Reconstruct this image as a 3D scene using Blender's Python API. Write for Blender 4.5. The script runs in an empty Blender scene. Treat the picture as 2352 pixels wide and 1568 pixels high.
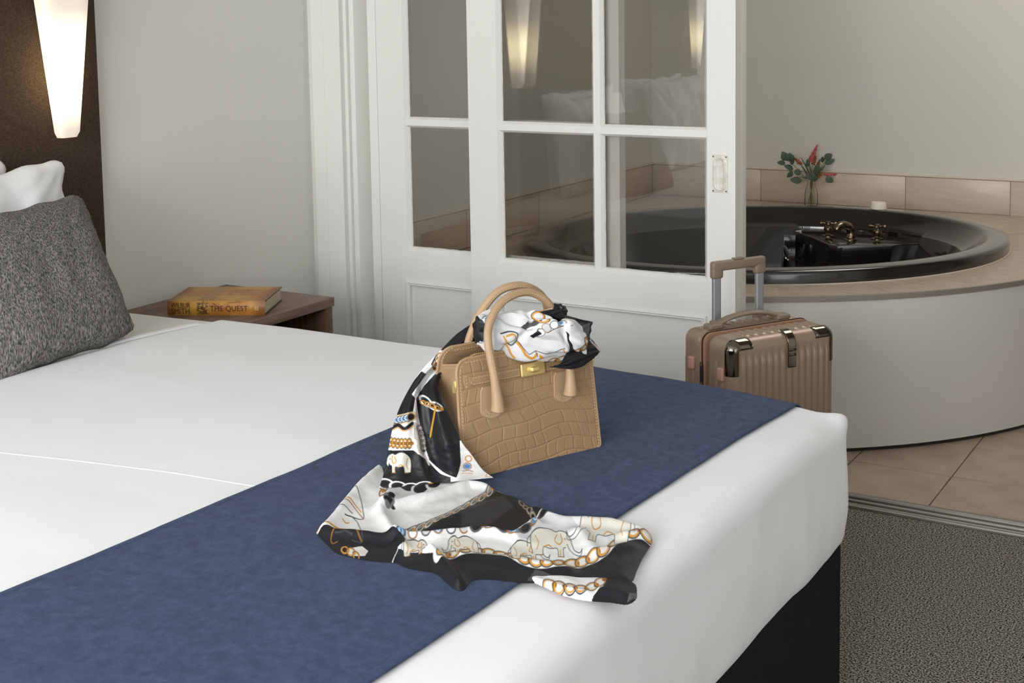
import bpy, bmesh, math, random
import numpy as np
from mathutils import Vector, Matrix, noise

# ------------------------------------------------------------------ camera
scene = bpy.context.scene
COL = scene.collection
CAM_R = Vector((0.8582, 0.5131, -0.0160)); CAM_U = Vector((-0.0393, 0.0968, 0.9945)); CAM_F = Vector((-0.5118, 0.8529, -0.1032))
cam_d = bpy.data.cameras.new('camera'); cam = bpy.data.objects.new('camera', cam_d); COL.objects.link(cam)
cam_d.sensor_width = 36.0; cam_d.lens = 3119.1 / 2352 * 36.0
cam_d.shift_y = -(784 - 352.04) / 2352
cam_d.clip_start = 0.05
CAM_R.normalize(); CAM_F = (CAM_F - CAM_R * CAM_F.dot(CAM_R)).normalized(); CAM_U = CAM_R.cross(CAM_F)
mw = Matrix.Identity(4)
for i in range(3):
    mw[i][0] = CAM_R[i]; mw[i][1] = CAM_U[i]; mw[i][2] = -CAM_F[i]
mw[2][3] = 1.39
cam.matrix_world = mw
scene.camera = cam

# ------------------------------------------------------------------ light
vs = scene.view_settings
vs.view_transform = 'Standard'; vs.look = 'None'; vs.gamma = 1.0; vs.use_curve_mapping = False
vs.exposure = 0.32
scene.cycles.use_denoising = True
scene.cycles.max_bounces = 8; scene.cycles.transparent_max_bounces = 24
world = bpy.data.worlds.new('world'); scene.world = world; world.use_nodes = True
wb = world.node_tree.nodes['Background']; wb.inputs[0].default_value = (0.80, 0.88, 1.0, 1); wb.inputs[1].default_value = 1.0

def area(name, loc, target, sx, sy, watts, color):
    d = bpy.data.lights.new(name, 'AREA'); d.shape = 'RECTANGLE'; d.size = sx; d.size_y = sy
    d.energy = watts; d.color = color
    o = bpy.data.objects.new(name, d); COL.objects.link(o)
    o.location = loc
    o.rotation_euler = (Vector(target) - Vector(loc)).to_track_quat('-Z', 'Y').to_euler()
    return o
area('window_daylight', (-1.0, -1.88, 1.55), (-1.1, 3.0, 1.25), 2.6, 1.7, 134, (0.972, 0.988, 1.0))
area('side_fill_light', (2.06, 0.7, 1.5), (-1.0, 1.4, 0.9), 3.0, 1.6, 21, (0.975, 0.988, 1.0))  # unseen side source, added to brighten the bed-head wall
area('bathroom_fill_light', (-0.9, 4.9, 2.52), (-1.1, 4.9, 0.0), 0.9, 0.9, 15, (1.0, 0.955, 0.89))  # added fill that lifts the bathroom brightness, no fitting modelled

# ------------------------------------------------------------------ helpers
def new_mat(name):
    m = bpy.data.materials.new(name); m.use_nodes = True
    nt = m.node_tree; b = nt.nodes['Principled BSDF']
    return m, nt, b
def srgb(r, g, b):
    f = lambda c: (c / 255 / 12.92) if c / 255 <= 0.04045 else ((c / 255 + 0.055) / 1.055) ** 2.4
    return (f(r), f(g), f(b), 1.0)
def mat(name, col, rough=0.5, metal=0.0, spec=0.5, var=None, vscale=8.0, vstretch=None, bump=0.0, bscale=60.0,
        bstretch=None, sheen=0.0, coat=0.0, detail=6.0, rnd=0.0):
    """one principled material; var = second colour mixed in by noise; bump = noise relief; rnd = random value per object"""
    m, nt, b = new_mat(name); N = nt.nodes; L = nt.links
    b.inputs['Roughness'].default_value = rough; b.inputs['Metallic'].default_value = metal
    b.inputs['Specular IOR Level'].default_value = spec
    b.inputs['Sheen Weight'].default_value = sheen; b.inputs['Coat Weight'].default_value = coat
    b.inputs['Base Color'].default_value = col
    tc = N.new('ShaderNodeTexCoord')
    out = None
    if var is not None:
        mp = N.new('ShaderNodeMapping'); mp.inputs['Scale'].default_value = vstretch or (1, 1, 1)
        L.new(tc.outputs['Object'], mp.inputs['Vector'])
        nz = N.new('ShaderNodeTexNoise'); nz.inputs['Scale'].default_value = vscale; nz.inputs['Detail'].default_value = detail
        L.new(mp.outputs['Vector'], nz.inputs['Vector'])
        rp = N.new('ShaderNodeValToRGB'); rp.color_ramp.elements[0].position = 0.35; rp.color_ramp.elements[1].position = 0.65
        rp.color_ramp.elements[0].color = col; rp.color_ramp.elements[1].color = var
        L.new(nz.outputs['Fac'], rp.inputs['Fac']); out = rp.outputs['Color']
    if rnd > 0:
        oi = N.new('ShaderNodeObjectInfo'); hs = N.new('ShaderNodeHueSaturation')
        mr = N.new('ShaderNodeMapRange'); mr.inputs['To Min'].default_value = 1 - rnd; mr.inputs['To Max'].default_value = 1 + rnd
        L.new(oi.outputs['Random'], mr.inputs['Value']); L.new(mr.outputs['Result'], hs.inputs['Value'])
        if out is not None: L.new(out, hs.inputs['Color'])
        else: hs.inputs['Color'].default_value = col
        out = hs.outputs['Color']
    if out is not None: L.new(out, b.inputs['Base Color'])
    if bump > 0:
        mp2 = N.new('ShaderNodeMapping'); mp2.inputs['Scale'].default_value = bstretch or (1, 1, 1)
        L.new(tc.outputs['Object'], mp2.inputs['Vector'])
        nb = N.new('ShaderNodeTexNoise'); nb.inputs['Scale'].default_value = bscale; nb.inputs['Detail'].default_value = 5
        L.new(mp2.outputs['Vector'], nb.inputs['Vector'])
        bp = N.new('ShaderNodeBump'); bp.inputs['Strength'].default_value = bump; bp.inputs['Distance'].default_value = 0.01
        L.new(nb.outputs['Fac'], bp.inputs['Height']); L.new(bp.outputs['Normal'], b.inputs['Normal'])
    return m
def speckle(name, cols, scale, rough=0.95, bump=0.4, stretch=(1, 1, 1), detail=3.0, sheen=0.0, stops=None):
    m, nt, b = new_mat(name); N = nt.nodes; L = nt.links
    tc = N.new('ShaderNodeTexCoord'); mp = N.new('ShaderNodeMapping'); mp.inputs['Scale'].default_value = stretch
    L.new(tc.outputs['Object'], mp.inputs['Vector'])
    nz = N.new('ShaderNodeTexNoise'); nz.inputs['Scale'].default_value = scale; nz.inputs['Detail'].default_value = detail
    nz.inputs['Roughness'].default_value = 0.7
    L.new(mp.outputs['Vector'], nz.inputs['Vector'])
    rp = N.new('ShaderNodeValToRGB'); e = rp.color_ramp.elements
    st = stops or [0.36 + 0.28 * i / (len(cols) - 1) for i in range(len(cols))]
    e[0].position = st[0]; e[0].color = cols[0]; e[1].position = st[-1]; e[1].color = cols[-1]
    for p, c in zip(st[1:-1], cols[1:-1]):
        k = e.new(p); k.color = c
    L.new(nz.outputs['Fac'], rp.inputs['Fac']); L.new(rp.outputs['Color'], b.inputs['Base Color'])
    b.inputs['Roughness'].default_value = rough; b.inputs['Specular IOR Level'].default_value = 0.15
    b.inputs['Sheen Weight'].default_value = sheen
    bp = N.new('ShaderNodeBump'); bp.inputs['Strength'].default_value = bump; bp.inputs['Distance'].default_value = 0.004
    L.new(nz.outputs['Fac'], bp.inputs['Height']); L.new(bp.outputs['Normal'], b.inputs['Normal'])
    return m
def paint_mat(name, rough=0.5, spec=0.3, sheen=0.0, bump=0.0, bscale=300, translucent=0.0):
    """print: the colour comes from the mesh's colour attribute"""
    m, nt, b = new_mat(name); N = nt.nodes; L = nt.links
    a = N.new('ShaderNodeVertexColor'); a.layer_name = 'print'
    L.new(a.outputs['Color'], b.inputs['Base Color'])
    b.inputs['Roughness'].default_value = rough; b.inputs['Specular IOR Level'].default_value = spec
    b.inputs['Sheen Weight'].default_value = sheen
    if bump > 0:
        tc = N.new('ShaderNodeTexCoord'); nb = N.new('ShaderNodeTexNoise'); nb.inputs['Scale'].default_value = bscale
        L.new(tc.outputs['Object'], nb.inputs['Vector'])
        bp = N.new('ShaderNodeBump'); bp.inputs['Strength'].default_value = bump; bp.inputs['Distance'].default_value = 0.002
        L.new(nb.outputs['Fac'], bp.inputs['Height']); L.new(bp.outputs['Normal'], b.inputs['Normal'])
    if translucent > 0:
        o = N['Material Output']; t = N.new('ShaderNodeBsdfTranslucent'); L.new(a.outputs['Color'], t.inputs['Color'])
        mx = N.new('ShaderNodeMixShader'); mx.inputs[0].default_value = translucent
        L.new(b.outputs[0], mx.inputs[1]); L.new(t.outputs[0], mx.inputs[2]); L.new(mx.outputs[0], o.inputs['Surface'])
    return m
def glass_mat(name, tint, ior=1.5, rough=0.0):
    m, nt, b = new_mat(name); N = nt.nodes; L = nt.links
    N.remove(b); o = N['Material Output']
    t = N.new('ShaderNodeBsdfTransparent'); t.inputs[0].default_value = tint
    g = N.new('ShaderNodeBsdfGlossy'); g.inputs['Roughness'].default_value = rough; g.inputs[0].default_value = (1, 1, 1, 1)
    f = N.new('ShaderNodeFresnel'); f.inputs['IOR'].default_value = ior
    mx = N.new('ShaderNodeMixShader'); L.new(f.outputs[0], mx.inputs[0]); L.new(t.outputs[0], mx.inputs[1]); L.new(g.outputs[0], mx.inputs[2])
    L.new(mx.outputs[0], o.inputs['Surface'])
    return m

def mesh_obj(name, verts, faces, m=None, parent=None, smooth=True, angle=40):
    me = bpy.data.meshes.new(name); me.from_pydata([tuple(v) for v in verts], [], [tuple(f) for f in faces]); me.update()
    return link(name, me, m, parent, smooth, angle)
def link(name, me, m=None, parent=None, smooth=True, angle=40):
    o = bpy.data.objects.new(name, me); COL.objects.link(o)
    if m is not None: me.materials.append(m)
    if parent is not None: o.parent = parent
    if smooth:
        me.shade_smooth()
        try: me.set_sharp_from_angle(angle=math.radians(angle))
        except Exception: pass
    return o
def bm_obj(name, bm, m=None, parent=None, smooth=True, angle=40):
    bmesh.ops.recalc_face_normals(bm, faces=bm.faces)
    me = bpy.data.meshes.new(name); bm.to_mesh(me); bm.free()
    return link(name, me, m, parent, smooth, angle)
def bm_box(bm, lo, hi, bev=0.0, seg=2, M=None):
    r = bmesh.ops.create_cube(bm, size=1.0); vs_ = r['verts']
    for v in vs_:
        v.co = Vector([(lo[i] + hi[i]) / 2 + v.co[i] * (hi[i] - lo[i]) for i in range(3)])
    if bev > 0:
        es = list({e for v in vs_ for e in v.link_edges})
        r2 = bmesh.ops.bevel(bm, geom=es, offset=bev, segments=seg, profile=0.5, affect='EDGES')
        vs_ = list(set(r2['verts']) | {v for v in vs_ if v.is_valid})
        seen = set(); stack = [v for v in vs_ if v.is_valid]
        while stack:
            v = stack.pop()
            if v in seen: continue
            seen.add(v); stack += [e.other_vert(v) for e in v.link_edges]
        vs_ = list(seen)
    if M is not None:
        for v in vs_: v.co = M @ v.co
    return vs_
def box(name, lo, hi, m, parent=None, bev=0.003, seg=2, M=None):
    lo2 = [min(a, b) for a, b in zip(lo, hi)]; hi2 = [max(a, b) for a, b in zip(lo, hi)]
    bev = min(bev, 0.45 * min(h - l for l, h in zip(lo2, hi2)))
    bm = bmesh.new(); bm_box(bm, lo2, hi2, bev, seg, M)
    return bm_obj(name, bm, m, parent)
def prism_bm(bm, poly, z0, z1, bev=0.0, seg=2):
    vb = [bm.verts.new((p[0], p[1], z0)) for p in poly]; vt = [bm.verts.new((p[0], p[1], z1)) for p in poly]
    n = len(poly)
    ft = bm.faces.new(vt); bm.faces.new(vb[::-1])
    for i in range(n): bm.faces.new((vb[i], vb[(i + 1) % n], vt[(i + 1) % n], vt[i]))
    if bev > 0:
        bmesh.ops.bevel(bm, geom=list(ft.edges), offset=bev, segments=seg, profile=0.5, affect='EDGES')
def frames(path, closed=False):
    P = [Vector(p) for p in path]; n = len(P); T = []
    for i in range(n):
        a = P[(i - 1) % n] if (closed or i > 0) else P[i]; b = P[(i + 1) % n] if (closed or i < n - 1) else P[i]
        T.append((b - a).normalized())
    up = Vector((0, 0, 1)) if abs(T[0].z) < 0.9 else Vector((1, 0, 0))
    u = (up - T[0] * up.dot(T[0])).normalized(); U = [u]
    for i in range(1, n):
        u = (U[-1] - T[i] * U[-1].dot(T[i])).normalized(); U.append(u)
    return P, T, U
def tube_data(path, rad, seg=10, closed=False, cap=True, flat=1.0):
    P, T, U = frames(path, closed); n = len(P); V = []; Fc = []
    for i in range(n):
        w = T[i].cross(U[i]); r = rad(i / max(1, n - 1)) if callable(rad) else rad
        for k in range(seg):
            a = 2 * math.pi * k / seg
            V.append(P[i] + U[i] * (math.cos(a) * r) + w * (math.sin(a) * r * flat))
    m = n if closed else n - 1
    for i in range(m):
        for k in range(seg):
            a = i * seg + k; b = i * seg + (k + 1) % seg; j = (i + 1) % n
            Fc.append((a, b, j * seg + (k + 1) % seg, j * seg + k))
    if cap and not closed:
        Fc.append(tuple(range(seg))[::-1]); Fc.append(tuple((n - 1) * seg + k for k in range(seg)))
    return V, Fc
def tube(name, path, rad, m, parent=None, seg=10, closed=False, flat=1.0):
    V, Fc = tube_data(path, rad, seg, closed, True, flat)
    return mesh_obj(name, V, Fc, m, parent)
def smooth_path(pts, n=40):
    P = [Vector(p) for p in pts]; out = []
    Q = [P[0] * 2 - P[1]] + P + [P[-1] * 2 - P[-2]]
    k = len(P) - 1
    for i in range(n + 1):
        t = i / n * k; j = min(int(t), k - 1); f = t - j
        a, b, c, d = Q[j], Q[j + 1], Q[j + 2], Q[j + 3]
        out.append(0.5 * ((2 * b) + (c - a) * f + (2 * a - 5 * b + 4 * c - d) * f * f + (3 * b - a - 3 * c + d) * f ** 3))
    return out
def lathe(name, prof, m, parent=None, seg=28, loc=(0, 0, 0), M=None):
    V = []; Fc = []
    for r, z in prof:
        for k in range(seg):
            a = 2 * math.pi * k / seg; V.append(Vector((r * math.cos(a), r * math.sin(a), z)))
    for i in range(len(prof) - 1):
        for k in range(seg):
            Fc.append((i * seg + k, i * seg + (k + 1) % seg, (i + 1) * seg + (k + 1) % seg, (i + 1) * seg + k))
    if prof[0][0] > 1e-5: Fc.append(tuple(range(seg))[::-1])
    if prof[-1][0] > 1e-5: Fc.append(tuple((len(prof) - 1) * seg + k for k in range(seg)))
    if M is not None: V = [M @ v for v in V]
    V = [v + Vector(loc) for v in V]
    return mesh_obj(name, V, Fc, m, parent)
def grid_faces(nu, nv, off=0):
    return [(off + i * nv + j, off + (i + 1) * nv + j, off + (i + 1) * nv + j + 1, off + i * nv + j + 1) for i in range(nu - 1) for j in range(nv - 1)]
def edge_coords(h, r, n_mid, n_edge=5):
    a = [-h + r * (1 - math.cos(math.pi / 2 * i / n_edge)) for i in range(n_edge)]
    mid = [-(h - r) + 2 * (h - r) * i / n_mid for i in range(n_mid + 1)]
    return a + mid + [-x for x in a[::-1]]
def rbox_data(h, r, nx=10, ny=10, nz=6, disp=None, ne=5, keep=None):
    """rounded box centred on 0, half sizes h, corner radius r; disp(point, normal) gives a shifted point; keep(point, normal) filters faces"""
    X = edge_coords(h[0], r, nx, ne); Y = edge_coords(h[1], r, ny, ne); Z = edge_coords(h[2], r, nz, ne)
    idx = {}; V = []; Nn = []; Fc = []
    def vert(x, y, z):
        k = (round(x, 6), round(y, 6), round(z, 6))
        if k in idx: return idx[k]
        p = Vector((x, y, z)); q = Vector([max(-(h[i] - r), min(h[i] - r, p[i])) for i in range(3)])
        d = p - q
        if d.length < 1e-9: d = Vector((0, 0, 1))
        n = d.normalized(); p2 = q + n * r
        idx[k] = len(V); V.append(p2); Nn.append(n); return idx[k]
    def face(A, B, f):
        for i in range(len(A) - 1):
            for j in range(len(B) - 1):
                Fc.append([vert(*f(A[i], B[j])), vert(*f(A[i + 1], B[j])), vert(*f(A[i + 1], B[j + 1])), vert(*f(A[i], B[j + 1]))])
    face(X, Y, lambda a, b: (a, b, h[2])); face(Y, X, lambda a, b: (b, a, -h[2]))
    face(Y, Z, lambda a, b: (h[0], a, b)); face(Z, Y, lambda a, b: (-h[0], b, a))
    face(Z, X, lambda a, b: (b, h[1], a)); face(X, Z, lambda a, b: (a, -h[1], b))
    if keep is not None:
        Fc = [f for f in Fc if keep(sum((V[i] for i in f), Vector()) / 4, sum((Nn[i] for i in f), Vector()) / 4)]
        used = sorted({i for f in Fc for i in f}); mp = {u: k for k, u in enumerate(used)}
        V = [V[u] for u in used]; Nn = [Nn[u] for u in used]; Fc = [[mp[i] for i in f] for f in Fc]
    if disp is not None: V = [disp(v, n) for v, n in zip(V, Nn)]
    return V, Fc
def empty(name, loc=(0, 0, 0), label=None, cat=None, group=None, kind=None, rz=0.0):
    o = bpy.data.objects.new(name, None); COL.objects.link(o); o.location = loc; o.rotation_euler = (0, 0, rz)
    o.empty_display_size = 0.05
    return tag(o, label, cat, group, kind)
def tag(o, label=None, cat=None, group=None, kind=None):
    if label: o['label'] = label
    if cat: o['category'] = cat
    if group: o['group'] = group
    if kind: o['kind'] = kind
    return o
def copy_of(o, parent, name=None):
    c = o.copy(); COL.objects.link(c); c.parent = parent
    return c
def fbm(x, y, z=0.0, s=1.0, oct=3):
    v = 0; a = 1
    for _ in range(oct):
        v += a * noise.noise(Vector((x * s, y * s, z * s))); s *= 2.1; a *= 0.5
    return v
def sstep(a, b, x):
    t = max(0.0, min(1.0, (x - a) / (b - a))); return t * t * (3 - 2 * t)
rng = random.Random(7)

# materials
MW = mat('wall_paint', srgb(221, 220, 215), 0.9, spec=0.2, bump=0.05, bscale=90)
MBW = mat('bathroom_wall_paint', srgb(206, 203, 195), 0.9, spec=0.2, bump=0.05, bscale=90)
MCEIL = mat('ceiling_paint', srgb(232, 232, 230), 0.95)
MDOOR = mat('white_gloss_paint', srgb(230, 229, 225), 0.38, spec=0.4, bump=0.04, bscale=40)
MCARPET = speckle('carpet', [srgb(18, 17, 16), srgb(58, 55, 52), srgb(126, 119, 112), srgb(168, 160, 151)], 240, 1.0, 0.6, detail=2.0, stops=[.41, .46, .51, .58])
MTILE = mat('floor_tile', srgb(174, 154, 137), 0.45, var=srgb(158, 138, 121), vscale=9, bump=0.06, bscale=30, rnd=0.05)
MGROUT = mat('grout', srgb(112, 97, 80), 0.95)
MDTILE = mat('deck_tile', srgb(184, 168, 150), 0.36, var=srgb(160, 143, 125), vscale=14, vstretch=(1, 6, 1), bump=0.05, bscale=40, rnd=0.04)
MWTILE = mat('wall_tile', srgb(196, 183, 167), 0.34, var=srgb(187, 173, 157), vscale=10, vstretch=(1, 1, 7), rnd=0.03)
MGROUTL = mat('light_grout', srgb(205, 193, 176), 0.9)
MALU = mat('aluminium_track', srgb(140, 138, 132), 0.42, metal=0.7)
MSTEEL = mat('brushed_trim', srgb(150, 142, 131), 0.5, metal=0.35)
MGLASS = glass_mat('window_glass', (0.885, 0.880, 0.868, 1), 1.60)
MPUTTY = mat('old_putty', srgb(222, 222, 214), 0.5, bump=0.6, bscale=250)

# ------------------------------------------------------------------ the setting
XW = -2.957; YD = 3.60; XBL = -2.79; YB = 5.972; XR = 2.10; YF = -1.95; ZC = 2.60
tag(box('floor', (XW - .1, YF - .1, -0.08), (XR + .1, 3.622, 0.0), MCARPET, bev=0), 'charcoal and grey flecked bedroom carpet', kind='structure')
fb = box('floor_bathroom', (XBL - .1, 3.70, -0.09), (XR + .1, YB + .1, -0.004), MGROUT, bev=0)
tag(fb, 'bathroom floor of beige square tiles', kind='structure')
TS = 0.301; tb = bmesh.new(); bm_box(tb, (0.0018, 0.0018, -0.012), (TS - 0.0018, TS - 0.0018, 0.0), 0.0012, 1)
tile0 = bm_obj('tile', tb, MTILE, fb); first = True
for i in range(-3, 7):
    for j in range(0, 8):
        x = -0.905 + i * TS; y = 3.713 + j * TS
        if y + TS > YB + .25: continue
        if math.hypot(x + TS / 2 + 2.09, y + TS / 2 - 5.25) < 1.446 - 0.3: continue
        o = tile0 if first else copy_of(tile0, fb); first = False
        o.location = (x, y, 0)
w = box('wall_left', (XW - .12, YF - .1, 0), (XW, 3.72, ZC), MW, bev=0); tag(w, 'pale grey painted wall behind the bed head', kind='structure')
bm = bmesh.new()
bm_box(bm, (XW - .12, YD, 0), (-2.785, 3.72, ZC)); bm_box(bm, (0.35, YD, 0), (XR + .1, 3.72, ZC)); bm_box(bm, (-2.785, YD, 2.08), (0.35, 3.72, ZC))
tag(bm_obj('wall_back', bm, MW, smooth=False), 'pale wall around the sliding door opening', kind='structure')
tag(box('wall_bathroom_left', (XBL - .1, 3.72, 0), (XBL, YB + .1, ZC), MBW, bev=0), 'plain painted side wall of the bathroom', kind='structure')
wbb = tag(box('wall_bathroom_back', (XBL - .1, YB, 0), (XR + .1, YB + .12, ZC), MBW, bev=0), 'plain painted wall behind the bath', kind='structure')
tag(box('wall_right', (XR, YF - .1, 0), (XR + .1, YB + .1, ZC), MW, bev=0), 'pale wall beyond the foot of the bed', kind='structure')
tag(box('wall_front', (XW - .1, YF - .1, 0), (XR + .1, YF, ZC), MW, bev=0), 'pale wall with the window opposite the doors', kind='structure')
tag(box('ceiling', (XW - .1, YF - .1, ZC), (XR + .1, YB + .1, ZC + .1), MCEIL, bev=0), 'plain white ceiling', kind='structure')
# daylight window opposite the doors; second one added to frame the side fill light
for nm, ax, (c0, c1), pos in (('window_1', 'x', (-2.35, 0.35), YF), ('added_window_2', 'y', (-0.85, 2.25), XR)):
    r = empty(nm, (0, 0, 0), 'unseen white framed window around a daylight source', kind='structure')
    for a, b, z0, z1 in ((c0 - .05, c1 + .05, .58, .65), (c0 - .05, c1 + .05, 2.36, 2.43), (c0 - .05, c0, .65, 2.36), (c1, c1 + .05, .65, 2.36), ((c0 + c1) / 2 - .02, (c0 + c1) / 2 + .02, .65, 2.36)):
        if ax == 'x': box('window_frame', (a, pos + .001, z0), (b, pos + .10, z1), MDOOR, r, .004)
        else: box('window_frame', (pos - .10, a, z0), (pos - .001, b, z1), MDOOR, r, .004)
# upstand tiles round the bath (joints where the photograph shows them)
ZD = 0.50; ZT = 0.652
for x0, x1 in ((XBL + .002, -2.2338), (-2.2322, -1.5658), (-1.5642, -1.1248), (-1.1232, -0.45), (-.4484, 0.22)):
    box('tile', (x0, YB - .010, ZD + .001 if x1 < -1.1 else 0.40), (x1, YB - .0005, ZT - .006), MWTILE, wbb, .0015)
box('tile_trim', (XBL + .002, YB - .012, ZT - .005), (0.22, YB - .0005, ZT + .004), MGROUTL, wbb, .002)
wbl = bpy.data.objects['wall_bathroom_left']
for k in range(4):
    box('tile', (XBL + .0005, 3.74 + k * .553, ZD + .001), (XBL + .010, 3.74 + k * .553 + .549, ZT - .006), MWTILE, wbl, .0015)
box('tile_trim', (XBL + .0005, 3.74, ZT - .005), (XBL + .012, YB - .013, ZT + .004), MGROUTL, wbl, .002)

# fluted casing, jamb, threshold track
def extrude_z(name, poly, z0, z1, m, parent=None):
    bm = bmesh.new(); prism_bm(bm, poly, z0, z1); return bm_obj(name, bm, m, parent, angle=25)
cx0, cx1 = -2.934, -2.785
prof = [(0, 0), (0, .012), (.33, .012), (.35, .0145), (.47, .0145), (.485, .0175), (.60, .0175), (.615, .0205), (.73, .0205), (.745, .0235), (.86, .0235), (.875, .004), (.935, .004), (.945, .012), (1, .012), (1, 0)]
c = extrude_z('trim_1', [(cx0 + t * (cx1 - cx0), YD - p) for t, p in prof], 0, 2.16, MDOOR)
tag(c, 'white fluted door casing beside the grey wall', kind='structure')
j = empty('trim_2', (0, 0, 0), 'white door jamb left of the sliding doors', kind='structure')
box('jamb_board', (-2.785, YD + .001, 0), (-2.765, 3.676, 2.08), MDOOR, j, .002)
box('jamb_stop', (-2.785, 3.676, 0), (-2.731, 3.72, 2.08), MDOOR, j, .002)
t3 = empty('trim_3', (0, 0, 0), 'grey metal sliding door track set in the threshold', kind='structure')
box('track_base', (-2.785, 3.618, -.01), (0.35, 3.724, -.001), MALU, t3, 0)
for y0, y1, z1 in ((3.6185, 3.634, .008), (3.641, 3.649, .006), (3.656, 3.662, .010), (3.671, 3.680, .006), (3.688, 3.694, .010), (3.702, 3.723, .008)):
    box('track_rail', (-2.76, y0, -.003), (0.33, y1, z1), MALU, t3, .0015)

def bar(name, poly, axis, a, b, m, parent):
    """extrude a section along an axis: 'x' section is (z, y); 'z' section is (x, y)"""
    n = len(poly); V = []
    for s in (a, b):
        for p in poly: V.append((s, p[1], p[0]) if axis == 'x' else (p[0], p[1], s))
    Fc = [(i, (i + 1) % n, n + (i + 1) % n, n + i) for i in range(n)] + [tuple(range(n))[::-1], tuple(range(n, 2 * n))]
    bm = bmesh.new(); vv = [bm.verts.new(v) for v in V]
    for f in Fc: bm.faces.new([vv[i] for i in f])
    return bm_obj(name, bm, m, parent, angle=20)
def make_door(name, x0, y0, label, pull=False):
    T = .040; D = empty(name, (0, 0, 0), label, kind='structure')
    sw = .1065; x1 = x0 + .902; gl, gr = x0 + sw, x1 - .087
    zs = [.601, 1.022, 1.044, 1.465, 1.487, 1.91]; yg = y0 + T / 2; H = 2.06
    e = .011
    def stile(a, b, inner):   # section with a chamfer towards the glass
        if inner > 0: poly = [(a, y0), (b, y0), (b + e, yg - .004), (b + e, yg + .004), (b, y0 + T), (a, y0 + T)]
        else: poly = [(a, y0), (b, y0), (b, y0 + T), (a, y0 + T), (a - e, yg + .004), (a - e, yg - .004)]
        return poly
    bar('stile', stile(x0, gl, 1), 'z', 0.012, H, MDOOR, D)
    bar('stile', stile(gr, x1, -1), 'z', 0.012, H, MDOOR, D)
    # rails
    bar('rail', [(.485, y0), (.601, y0), (.601 + e, yg - .004), (.601 + e, yg + .004), (.601, y0 + T), (.485, y0 + T)], 'x', gl, gr, MDOOR, D)
    box('rail', (gl, y0, .012), (gr, y0 + T, .20), MDOOR, D, .001)
    bar('rail', [(1.91, y0), (H, y0), (H, y0 + T), (1.91, y0 + T), (1.91 - e, yg + .004), (1.91 - e, yg - .004)], 'x', gl, gr, MDOOR, D)
    p = box('panel', (gl, y0 + .010, .20), (gr, y0 + T - .010, .485), MDOOR, D, 0)
    # panel mouldings, ogee in steps
    ml, mr, mt, mb = gl - .010, gr + .001, .502, .19
    def mould(path):
        sec = [(0, 0), (.003, -.006), (.009, -.008), (.013, -.004), (.015, -.006), (.019, -.003), (.020, .010), (0, .010)]
        V = []; n = len(sec)
        for (px, pz, dx, dz) in path:
            for s, d in sec: V.append((px + dx * s, y0 + d, pz + dz * s))
        m_ = len(path); Fc = []
        for i in range(m_):
            k = (i + 1) % m_
            for q in range(n): Fc.append((i * n + q, i * n + (q + 1) % n, k * n + (q + 1) % n, k * n + q))
        return V, Fc
    V, Fc = mould([(ml, mt, 1, -1), (mr, mt, -1, -1), (mr, mb, -1, 1), (ml, mb, 1, 1)])
    mo = mesh_obj('panel_moulding', V, Fc, MDOOR, D, angle=20)
    # mullion and muntins
    mx = (gl + gr) / 2 - .0035
    if not pull: mx = (gl + gr) / 2
    sec = [(-.0185 + .0075, y0 + .004), (.0185 - .0075, y0 + .004), (.0185, yg - .004), (.0185, yg + .004), (.011, y0 + T - .004), (-.011, y0 + T - .004), (-.0185, yg + .004), (-.0185, yg - .004)]
    bar('mullion', [(mx + a, b) for a, b in sec], 'z', .601, 1.91, MDOOR, D)
    for za, zb in ((1.022, 1.044), (1.465, 1.487)):
        zc = (za + zb) / 2
        bar('muntin', [(zc + a * .95, b + (.0008 if b > yg else -.0008)) for a, b in sec], 'x', gl, gr, MDOOR, D)
    for r_ in range(3):
        for a, b in ((gl + e * .5, mx - .0175), (mx + .0175, gr - e * .5)):
            za, zb = zs[2 * r_], zs[2 * r_ + 1]
            pn = box('pane', (a, yg - .002, za + .001), (b, yg + .002, zb - .001), MGLASS, D, 0)
            # rough putty beads round the pane, front side
            g = bmesh.new(); q = random.Random(hash((r_, round(a * 1000))) & 255)
            def bead(p0, p1, horiz):
                n = 26; prev = None
                for i in range(n + 1):
                    t = i / n; wv = .0016 + .0014 * q.random()
                    c0 = [p0[0] + (p1[0] - p0[0]) * t, p0[1] + (p1[1] - p0[1]) * t]
                    sgn = p0[2]
                    A = g.verts.new((c0[0] + (0 if horiz else 0), yg - .0022, c0[1]))
                    B = g.verts.new((c0[0] + (0 if horiz else sgn * wv), yg - .0026, c0[1] + (sgn * wv if horiz else 0)))
                    Cc = g.verts.new((c0[0], yg - .005, c0[1]))
                    if prev:
                        g.faces.new((prev[1], B, A, prev[0])); g.faces.new((prev[2], Cc, B, prev[1]))
                    prev = (A, B, Cc)
            xa = a + (.0055 if a < mx - .1 else .0012); xb = b - (.0012 if a < mx - .1 else .0055)
            zb2 = zb - .001 if r_ < 2 else zb - .012
            za2 = za + (.0115 if r_ == 0 else .001)
            bead((xa, za2, 1), (xb, za2, 1), True); bead((xa, zb2, -1), (xb, zb2, -1), True)
            bead((xa, za2, 1), (xa, zb2, 1), False); bead((xb, za2, -1), (xb, zb2, -1), False)
            bm_obj('putty', g, MPUTTY, pn, smooth=False)
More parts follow.
